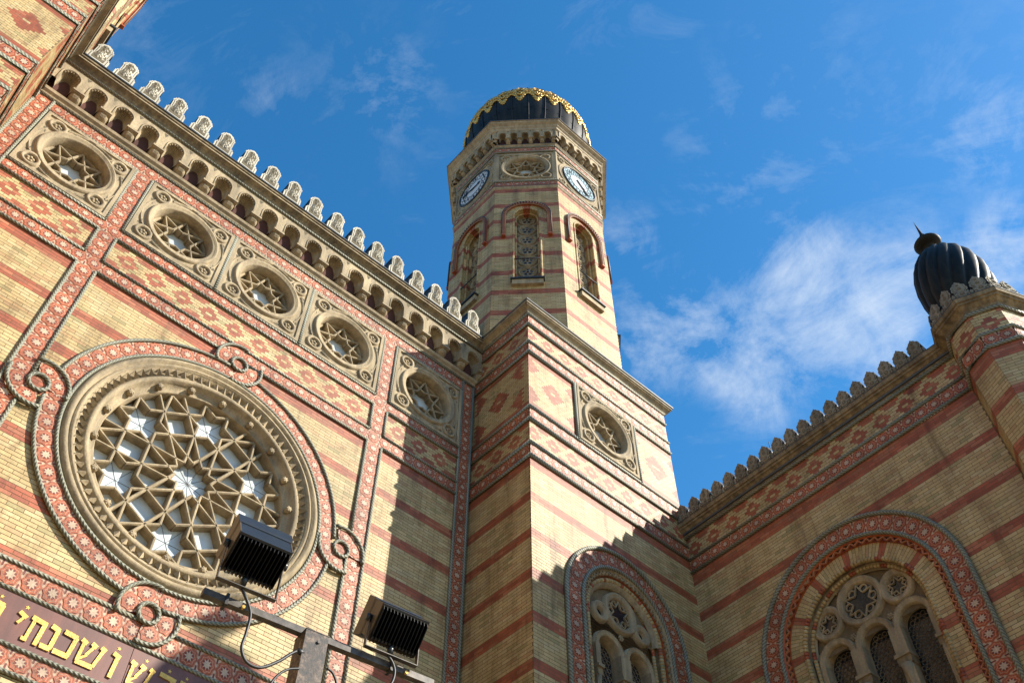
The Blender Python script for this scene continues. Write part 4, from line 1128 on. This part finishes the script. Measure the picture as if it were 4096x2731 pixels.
# ================================================================== SIDE WING
FW = FR(XW, YT, 180 - degrees_(WY))
def wpt(u, d=0.):   # plan point on wing wall
    q = FW @ Vector((u, -d, 0)); return (q.x, q.y)
wing = thing('side_wing', (*wpt(3.8), 0), 'shaded striped brick side wing with leaf shaped merlons and big arched three light window', 'building')
UE = 7.58
mb = MB(); SW = stripes(15.255)
rdw = lambda u, v: diaper(.82, 17.02, .602)(u, v) if v > 16.76 else (v > 16.19 or SW(u, v))
WCu, WCv = 3.72, 12.88
skw = lambda u, v: in_arch(u, v, WCu, 1.86, WCv, 5)
bricks(mb, 0, UE, 16.78, 17.39, .004, rdw, None, fine=((16.7, 17.5),), vref=17.02 - HC / 2, cell=(.82, 17.02, .1505))
bricks(mb, 0, UE, 6.0, 16.36, .004, rdw, skw, vref=15.255)
hole_wall(mb, 0, UE, 6.0, 17.5, WCu, 1.87, WCv, 6.0, 0, 'mortar'); mb.rect(0, UE, 0, 6.0, .004, 'lowbrick')
obj('brick_wall', mb, wing, FW)
tileband([(0, 16.565), (UE, 16.565)], .31, wing, FW, .02, .318)
for v in (17.42, 16.755, 16.385): hrope(v, 0, UE, wing, FW, r=.042)
WC_ = [(.02, 17.44), (.05, 17.47), (.06, 17.52), (.11, 17.56), (.15, 17.60), (.19, 17.61), (.19, 17.66), (.23, 17.67), (.24, 17.75), (.25, 17.76), (.25, 17.78), (-.1, 17.80)]
WM_ = ['stone_d'] * 9 + ['sheet'] * 2
sweep('cornice', [wpt(0), wpt(UE)], WC_, 'stone_d', wing, mf=WM_)
lm = merlon_leaf_mesh()
for k in range(20):
    u = .19 + .379 * k
    if u > UE - .25: break
    obj('merlon', lm, wing, at(FW, u, 17.79 + R_.uniform(-.012, .006), .22) @ Matrix.Rotation(radians(R_.uniform(-1.8, 1.8)), 4, 'Y'))
big_window(wing, FW, WCu, WCv, 2.33, 1.90, 7.0, dict(u=(2.86, 3.72, 4.58), r=.30, o=.415, vs=12.70, cap=12.15, bosses=((3.29, 13.0), (4.15, 13.0), (2.45, 12.95), (5.0, 12.95), (3.25, 14.1), (4.75, 13.8))),
           [(3.68, 13.62, .52), (2.86, 13.52, .36), (4.50, 13.50, .36)], .28, Sref=15.255)
q = MB(); q.box(0, UE, 0, 17.7, -6, -1.2, 'lowbrick'); q.box(0, UE, 17.5, 17.78, -6, 0.1, 'roof'); obj('rear_wall', q, wing, FW)

# ================================================================== CORNER TURRET
TX, TY, TA = 15.24, 2.277, .724
tu = thing('corner_turret', (TX, TY, 0), 'slim brick turret with dark ribbed onion dome and spike at the right edge', 'turret')
hwT = TA * tan(pi / 8)
tm = MB(); St = stripes(15.255 )
rdt = lambda u, v: (diamond(u, round((v - 17.02) / HC), .27, 3.1) or (abs(round((v - 17.02) / HC)) >= 4 and abs(abs(u) - .284) < .1)) if v > 16.76 else (v > 16.19 or St(u, v))
bricks(tm, -hwT, hwT, 16.78, 17.39, .004, rdt, None, fine=((16.7, 17.5),), vref=17.02 - HC / 2, cell=(0, 17.02, .15))
bricks(tm, -hwT, hwT, 6.0, 16.36, .004, rdt, None, vref=15.255)
tm.rect(-hwT, hwT, 6, 17.5, 0, 'mortar'); tm.rect(-hwT, hwT, 0, 6, .003, 'lowbrick')
tm = tm.mesh('brick_wall'); tb = MB(); tiles(tb, [(-hwT, 16.565), (hwT, 16.565)], .31, .02, .30); tb = tb.mesh('tile_band')
lmt = merlon_leaf_mesh(.377, .64, .07)
for ang in [22.5 + 45 * k for k in range(8)]:
    a = radians(ang); F = FR(TX + TA * cos(a), TY + TA * sin(a), ang)
    obj('brick_wall', tm, tu, F); obj('tile_band', tb, tu, F)
    for s_ in (-1, 1): obj('merlon', lmt, tu, at(F, s_ * .185, 17.79, .19) @ Matrix.Rotation(radians(-6), 4, 'X'))
PT = octa(TX, TY, TA, 0)
for z in (17.42, 16.755, 16.385):
    q = MB(); q.tube([(x, z, -y) for x, y in octa(TX, TY, TA + .03, 0)], .042, 'rope', 8, True); obj('rope_moulding', q, tu)
sweep('cornice', PT, WC_[:-1] + [(-.5, 17.82)], 'stone_d', tu, True, mf=WM_)
DX, DY = 15.19, 2.27
prof = [(.44, 17.8), (.56, 18.1), (.68, 18.4), (.77, 18.75), (.80, 19.1), (.79, 19.45), (.735, 19.78), (.645, 20.05), (.51, 20.29), (.35, 20.46), (.21, 20.55), (.12, 20.58)]
q = MB(); G = 15; sub = 8; rows = []
for k, (r, z) in enumerate(prof):
    row = []
    for i in range(G * sub):
        f = (i % sub) / sub; a = 2 * pi * (i / sub +   .34 * k) / G; rr = r * (.88 + .12 * (sin(pi * f) * .6 + f * .4) ** .7); row.append(len(q.v)); q.v.append((DX + rr * cos(a), DY + rr * sin(a), z))
    rows.append(row)
for A, B in zip(rows, rows[1:]):
    for i in range(G * sub): j = (i + 1) % (G * sub); q.face([A[i], A[j], B[j], B[i]], 'copper', True)
dm = obj('onion_dome', q, tu)
def lathe(prof, m, n=20, name='finial', parent=None):
    q = MB(); rows = []
    for r, z in prof:
        row = []
        for i in range(n): a = 2 * pi * i / n; row.append(len(q.v)); q.v.append((DX + r * cos(a), DY + r * sin(a), z))
        rows.append(row)
    for A, B in zip(rows, rows[1:]):
        for i in range(n): q.face([A[i], A[(i + 1) % n], B[(i + 1) % n], B[i]], m, abs(A[0] - B[0]) > 0)
    return obj(name, q, parent)
fd = lathe([(.12, 20.48), (.17, 20.56), (.16, 20.62), (.12, 20.68), (.09, 20.78), (.10, 20.88), (.15, 20.90), (.27, 20.93), (.31, 20.98), (.315, 21.01), (.29, 21.05), (.12, 21.06), (.05, 21.2)], 'iron', 24, 'finial_disc', dm)
lathe([(.05, 21.16), (.075, 21.22), (.085, 21.28), (.05, 21.33), (.075, 21.37), (.045, 21.42), (.035, 21.5), (.0, 22.05)], 'iron', 14, 'finial_spike', dm)

# ---- lightning rod behind the wing's crest
lr = thing('lightning_rod', (*wpt(2.6, -.6), 17.8), 'thin dark lightning rod sticking up behind the leaf shaped merlons of the side wing', 'rod')
q = MB(); x, y = wpt(2.6, -.6); q.tube([(x, 17.7, -y), (x, 18.6, -y), (x, 19.25, -y)], [.02, .015, .008], 'black', 6); obj('rod', q, lr); q = MB(); q.box(x - .06, x + .06, 17.76, 17.84, -y - .06, -y + .06, 'black'); obj('base_plate', q, lr)

# ================================================================== FLOODLIGHTS ON THE POST
CAMZ = 1.6
def flood(P, th, ph, W, H, D, label, cablepts):
    P = Vector(P); t = thing('floodlight', P, label, 'floodlight', 'floodlights on the crossbar')
    a = Vector((cos(ph), sin(ph), 0)); b = Vector((-sin(ph), cos(ph), 0)); h = -b * sin(th) + Vector((0, 0, cos(th))); df = b * cos(th) + Vector((0, 0, sin(th)))
    M = Matrix((( *(a),), (*(df),), (*(h),))).transposed().to_4x4(); M.translation = P
    # local x across, y towards the front glass, z up the back; origin = top left back corner
    def bx(q, x0, x1, y0, y1, z0, z1, m, ms=None): q.box(x0, x1, z0, z1, -y1, -y0, m, ms)
    q = MB(); r_ = .02
    bx(q, 0, W, .10, D * .62, -H + .02, -.004, 'fin'); bx(q, 0, W, .101, D * .62, -.004, 0, 'lampblack')  # thin bluish top carries the sky sheen in its colour, back kept blacker
    n = 6   # rounded housing shoulders towards the fins
    for z0, z1, y0 in ((-.02, 0, .03), (-H + .02, -H + .04, .03)): bx(q, 0, W, y0, .10, z0, z1, 'lampblack')
    o = obj('housing', q, t, M)
    q = MB(); bx(q, -.004, .006, .04, D * .64, -H + .015, .003, 'lampside'); obj('side_plate', q, t, M)
    q = MB(); bx(q, W - .006, W + .004, .04, D * .64, -H + .015, .003, 'lampside'); obj('side_plate', q, t, M)
    q = MB()   # bezel widening to the front
    pr = [(-.006, D * .60, -H + .01, .005), (-.012, D * .66, -H + .0, .012), (-.016, D, -H - .03, .012)]
    ring = [[q.pt(x0, z, -y) for x0, z in ((x, za), (W - x, za), (W - x, zb), (x, zb))] for x, y, za, zb in pr]
    for A, B in zip(ring, ring[1:]):
        for i in range(4): q.face([A[i], B[i], B[(i + 1) % 4], A[(i + 1) % 4]], 'lampside' if i in (1, 3) else 'lampblack')
    q.face(ring[-1], 'dglass'); obj('bezel', q, t, M)
    q = MB(); nf = 14
    for i in range(nf):
        x = .012 + (W - .024) * i / (nf - 1)
        pts = [(.10, -.012), (.03, -.016), (.004, -.04), (0, -H * .5), (.0, -H + .05), (.03, -H + .0), (.10, -H - .015)]
        A = [q.pt(x - .003, z, -y) for y, z in pts]; B = [q.pt(x + .003, z, -y) for y, z in pts]
        q.face(A, 'fin'); q.face(B[::-1], 'fin')
        for k in range(len(pts) - 1): q.face([A[k + 1], A[k], B[k], B[k + 1]], 'fin')
    obj('cooling_fins', q, t, M)
    # U-bracket
    piv = P + df * (D * .44) - h * (H * .5); zb = 6.345
    q = MB()
    L_ = piv - a * .022; Rr = piv + a * (W + .022)
    def bar3(A, B, wx, wy, m):
        A = Vector(A); B = Vector(B); tdir = (B - A).normalized(); s1 = b if abs(tdir.dot(b)) < .9 else a; s2 = tdir.cross(s1).normalized()
        idx = []
        for Pp in (A, B):
            for sx, sy in ((-1, -1), (1, -1), (1, 1), (-1, 1)):
                v = Pp + s1 * sx * wx / 2 + s2 * sy * wy / 2; q.v.append(tuple(v)); idx.append(len(q.v) - 1)
        i = idx
        for f in ((0, 1, 5, 4), (1, 2, 6, 5), (2, 3, 7, 6), (3, 0, 4, 7), (3, 2, 1, 0), (4, 5, 6, 7)): q.face([i[k] for k in f], m)
    Lb = Vector((L_.x, L_.y, zb)); Rb = Vector((Rr.x, Rr.y, zb))
    bar3(L_ + Vector((0, 0, .03)), Lb, .045, .007, 'yoke'); bar3(Rr + Vector((0, 0, .03)), Rb, .045, .007, 'yoke'); bar3(Lb - a * .004, Rb + a * .004, .045, .007, 'yoke')
    obj('bracket', q, t)
    q = MB()
    for C, sg in ((L_, -1), (Rr, 1)):
        q = MB(); p0 = C - a * sg * .015; p1 = C + a * sg * .03
        q.tube([(p0.x, p0.z, -p0.y), (p1.x, p1.z, -p1.y)], .034, 'lampblack', 12); obj('pivot_knob', q, t)
    q = MB(); c0 = P + a * W * .48 + df * .03 - h * (H * .93); c1 = c0 - h * .07 - df * .02
    q.tube([(c0.x, c0.z, -c0.y), (c1.x, c1.z, -c1.y)], .028, 'lampblack', 10); obj('cable_gland', q, t)
    return t, c1, a, piv
f1, g1, a1, p1 = flood((2.2635, 5.6403, 5.0334 + CAMZ), 1.0400, -.1213, .45, .35, .3775, 'black finned floodlight overlapping the great round window, left of the rusty post', None)
f2, g2, a2, p2 = flood((3.6201, 5.5741, 5.0280 + CAMZ), .7312, -.1150, .45, .314, .3807, 'black finned floodlight to the right of the rusty post, in front of plain striped brick', None)
post = thing('lamp_post', (3.13, 5.87, 0), 'rusty square steel post with a crossbar carrying the two floodlights', 'lamp post')
q = MB(); PH = Matrix.Translation((3.205, 5.93, 0)) @ Matrix.Rotation(-.118, 4, 'Z')
q.box(-.10, .10, 0, 6.275, -.10, .10, 'rust'); q.box(-.103, .103, 6.273, 6.281, -.103, .103, 'rust'); obj('post', q, post, PH)
q = MB(); q.box(-.95, 1.14, 6.272, 6.33, -.035, .025, 'yoke'); obj('crossbar', q, post, PH)
q = MB()
for u in (-.76, .72):
    q = MB(); q.box(u - .012, u + .012, 6.25, 6.35, -.05, .04, 'black'); obj('clamp_strap', q, post, PH)
q = MB(); q.box(-.2, .2, 0, .03, -.2, .2, 'rust'); obj('base_plate', q, post, PH)
for u in (-.62, .86):
    q = MB(); q.tube([(u, 6.285, .02), (u, 6.285, .045)], .016, 'gold', 6); obj('bolt', q, post, PH)
q = MB(); q.tube([(.02, 6.19, .09), (.02, 6.19, .112)], .014, 'yoke', 6); obj('bolt', q, post, PH)
def spline(pts, n=10):
    P = [Vector(p) for p in pts]; P = [P[0] * 2 - P[1]] + P + [P[-1] * 2 - P[-2]]; out = []
    for i in range(1, len(P) - 2):
        for k in range(n):
            t = k / n; a, b, c, d = P[i - 1:i + 3]
            out.append(.5 * ((2 * b) + (c - a) * t + (2 * a - 5 * b + 4 * c - d) * t * t + (3 * b - a - 3 * c + d) * t ** 3))
    out.append(P[-2]); return out
def cable(pts, label, r=.0125):
    q = MB(); q.tube([(p.x, p.z, -p.y) for p in spline(pts)], r, 'cable', 8)
    o = obj('cable', q, None, label=label, cat='cable'); return o
CABLES = []

# ================================================================== ADDED HOUSE (outside the picture), cuts sky light on the shaded walls
nb = thing('added_sky_blocker', (-24, -4, 0), 'dull brown plaster house added outside the picture to cut sky light', 'building')
q = MB(); q.box(-31, -18, 0, 21, -9, 22, 'plaster'); obj('wall', q, nb)
q = MB(); q.box(-31.3, -17.7, 21, 21.6, -9.3, 22.3, 'roof'); obj('roof', q, nb)
wm_ = MB(); wm_.box(-.55, .55, 0, 1.9, 0, .03, 'dglass'); wm_.box(-.7, .7, -.1, 0, 0, .12, 'stone_g'); wm_ = wm_.mesh('window')
for r in range(5):
    for k in range(7): obj('window', wm_, nb, at(FR(-18, -20 + k * 4, 0), 0, 2.2 + r * 3.8, .0))
# ================================================================== GROUND
q = MB(); q.v = [(-300, -300, 0), (300, -300, 0), (300, 300, 0), (-300, 300, 0)]; q.face([0, 1, 2, 3], 'asphalt')
obj('ground', q, None, kind='structure')

# ================================================================== CAMERA
def cam_matrix():
    yaw, pitch, roll = 0.73335882, 0.92007941, 0.00439218
    f = Vector((sin(yaw) * cos(pitch), cos(yaw) * cos(pitch), sin(pitch))); r = Vector((cos(yaw), -sin(yaw), 0)); u = r.cross(f)
    c, s = cos(roll), sin(roll); r2 = r * c + u * s; u2 = -r * s + u * c
    M = Matrix((r2, u2, -f)).transposed().to_4x4(); M.translation = (0, 0, CAMZ); return M, r2, u2, f
CM, cr, cu_, cf = cam_matrix()
cam = bpy.data.cameras.new('camera'); co = bpy.data.objects.new('camera', cam); COL.objects.link(co)
co.matrix_world = CM; cam.sensor_width = 36; cam.lens = 3847.6 / 4096 * 36; cam.clip_start = .05; cam.clip_end = 3000
scene.camera = co

# cables hanging between lamps and post (measured sag points)
def ray_at(px, py, y):
    d = cr * ((px - 2048) / 3847.6) - cu_ * ((py - 1365.5) / 3847.6) + cf; t = y / d.y; return Vector((0, 0, CAMZ)) + d * t
c1 = [g1, g1 + Vector((0, .0, -.03))] + [ray_at(x, y, 5.80) for x, y in ((975, 2370), (1001, 2450), (984, 2530), (966, 2590), (985, 2645), (1040, 2668), (1110, 2645), (1160, 2615), (1185, 2603))]
cable([tuple(p) for p in c1], 'black cable looping down from the left floodlight to the post')
c2 = [g2] + [ray_at(x, y, 5.78) for x, y in ((1552, 2620), (1570, 2650), (1578, 2690), (1560, 2740), (1500, 2800))]
cable([tuple(p) for p in c2], 'short black cable hanging from the right floodlight behind the crossbar')
c3 = [ray_at(x, y, 5.84) for x, y in ((1195, 2672), (1150, 2676), (1110, 2700), (1080, 2740), (1070, 2800), (1090, 2880))]
cable([tuple(p) for p in c3], 'lower cable leaving the left side of the post at the bottom edge', .010)
c4 = [ray_at(x, y, 5.84) for x, y in ((1308, 2670), (1330, 2690), (1345, 2730), (1350, 2800))]
cable([tuple(p) for p in c4], 'cable dropping down along the right side of the post', .010)
q = MB()
for x, y, y2 in ((1200, 2606, 5.86),): 
    p = ray_at(x, y, y2); q.tube([(p.x - .03, p.z, -p.y), (p.x + .03, p.z, -p.y)], .024, 'cable', 8)
obj('cable_gland', q, post)

# ================================================================== LIGHT AND SKY
EL = radians(34.7); AZ = atan2(-.72, .70)      # direction towards the sun in plan
sunv = Vector((cos(EL) * .697, -cos(EL) * .717, sin(EL)))
sl = bpy.data.lights.new('sun', 'SUN'); sl.energy = 5.0; sl.angle = radians(.53); sl.color = (1., .925, .79)
so = bpy.data.objects.new('sun', sl); COL.objects.link(so); so.rotation_euler = sunv.to_track_quat('Z', 'Y').to_euler(); so.location = (30, -30, 40)
w = bpy.data.worlds.new('World'); scene.world = w; w.use_nodes = True; nt = w.node_tree; bg = nt.nodes['Background']
sk_ = nt.nodes.new('ShaderNodeTexSky'); sk_.sky_type = 'NISHITA'; sk_.sun_disc = False; sk_.sun_elevation = EL; sk_.sun_rotation = atan2(sunv.x, sunv.y)
sk_.air_density = 1.0; sk_.dust_density = .3; sk_.ozone_density = 2.5
hs = nt.nodes.new('ShaderNodeHueSaturation'); hs.inputs['Saturation'].default_value = 1.33; hs.inputs['Hue'].default_value = .494; hs.inputs['Value'].default_value = 1.36; lk(nt, sk_.outputs[0], hs.inputs['Color'])
tc = nt.nodes.new('ShaderNodeTexCoord'); D = tc.outputs['Generated']
def VM(op, a, b=None):
    n = nt.nodes.new('ShaderNodeVectorMath'); n.operation = op
    for i, x in enumerate((a, b)):
        if x is None: continue
        if isinstance(x, (tuple, Vector)): n.inputs[i].default_value = tuple(x)
        else: lk(nt, x, n.inputs[i])
    return n
def MA(op, a, b=None, c=None, clamp=False):
    n = nt.nodes.new('ShaderNodeMath'); n.operation = op; n.use_clamp = clamp
    for i, x in enumerate((a, b, c)):
        if x is None: continue
        if isinstance(x, (int, float)): n.inputs[i].default_value = x
        else: lk(nt, x, n.inputs[i])
    return n.outputs[0]
def cdir(px, py):   # sky direction seen at a picture position of the photograph
    d = cr * ((px - 2048) / 3847.6) - cu_ * ((py - 1365.5) / 3847.6) + cf; return d.normalized()
# cloud fields: broad patches placed by compass direction, broken up by noise
def patch(px, py, wid, amp):
    d = VM('DISTANCE', D, cdir(px, py)).outputs['Value']; return MA('MULTIPLY', MA('SUBTRACT', 1., MA('DIVIDE', d, wid), clamp=True), amp)
PA = [(3300, 1200, .09, .8), (2900, 1330, .085, .95), (3040, 1560, .065, 1.15), (2600, 1370, .08, 1.1), (3620, 1120, .09, 1.2), (3980, 590, .07, .75), (4070, 1000, .06, 1.5), (3250, 480, .15, .36), (3420, 1380, .08, .9), (2470, 1000, .06, .7), (3950, 300, .10, .3), (1450, 400, .12, .30), (1050, 380, .05, .42), (2850, 760, .13, .32), (1600, 350, .06, .35), (500, 60, .10, .35), (3200, 1050, .06, .6)]
tot = None
for p in PA:
    x = patch(*p); tot = x if tot is None else MA('ADD', tot, x)
def NZ(scale, detail, rough, dist, vec):
    n = nt.nodes.new('ShaderNodeTexNoise'); n.inputs['Scale'].default_value = scale; n.inputs['Detail'].default_value = detail
    n.inputs['Roughness'].default_value = rough; n.inputs['Distortion'].default_value = dist; lk(nt, vec, n.inputs['Vector']); return n.outputs['Fac']
# streaks: sky direction expressed along a wind axis, stretched
ax = (cdir(3300, 1100) - cdir(2500, 1350)).normalized(); ay = cdir(2900, 1250).cross(ax).normalized(); az_ = ax.cross(ay)
cx_ = nt.nodes.new('ShaderNodeCombineXYZ')
lk(nt, MA('MULTIPLY', VM('DOT_PRODUCT', D, ax).outputs['Value'], .45), cx_.inputs[0]); lk(nt, VM('DOT_PRODUCT', D, ay).outputs['Value'], cx_.inputs[1]); lk(nt, VM('DOT_PRODUCT', D, az_).outputs['Value'], cx_.inputs[2])
puff = NZ(13, 12, .66, .35, D); strk = NZ(9, 12, .68, .9, cx_.outputs[0]); big = NZ(3.2, 5, .5, .2, D)
nn = MA('ADD', MA('MULTIPLY', puff, .5), MA('MULTIPLY', strk, .5))
den = MA('MULTIPLY', MA('ADD', MA('MULTIPLY', MA('SUBTRACT', nn, .52), 4.2), MA('MULTIPLY', MA('MINIMUM', tot, 1.25), .42)), 1.0, clamp=True)
den = MA('MULTIPLY', den, MA('MINIMUM', MA('MULTIPLY', tot, 1.1), .88))
wisp = MA('MULTIPLY', MA('MULTIPLY', MA('SUBTRACT', MA('ADD', MA('MULTIPLY', strk, .7), MA('MULTIPLY', big, .4)), .60), 3.0, clamp=True), .35)
den = MA('MAXIMUM', den, wisp)
mx = nt.nodes.new('ShaderNodeMix'); mx.data_type = 'RGBA'; lk(nt, MA('MULTIPLY', den, .88, clamp=True), mx.inputs[0]); lk(nt, hs.outputs[0], mx.inputs[6]); mx.inputs[7].default_value = (4.3, 4.9, 5.7, 1)
lk(nt, mx.outputs[2], bg.inputs['Color']); bg.inputs['Strength'].default_value = .088
scene.view_settings.view_transform = 'Standard'; scene.view_settings.look = 'None'; scene.view_settings.exposure = 1.04; scene.view_settings.gamma = 1
scene.cycles.max_bounces = 8; scene.cycles.diffuse_bounces = 6
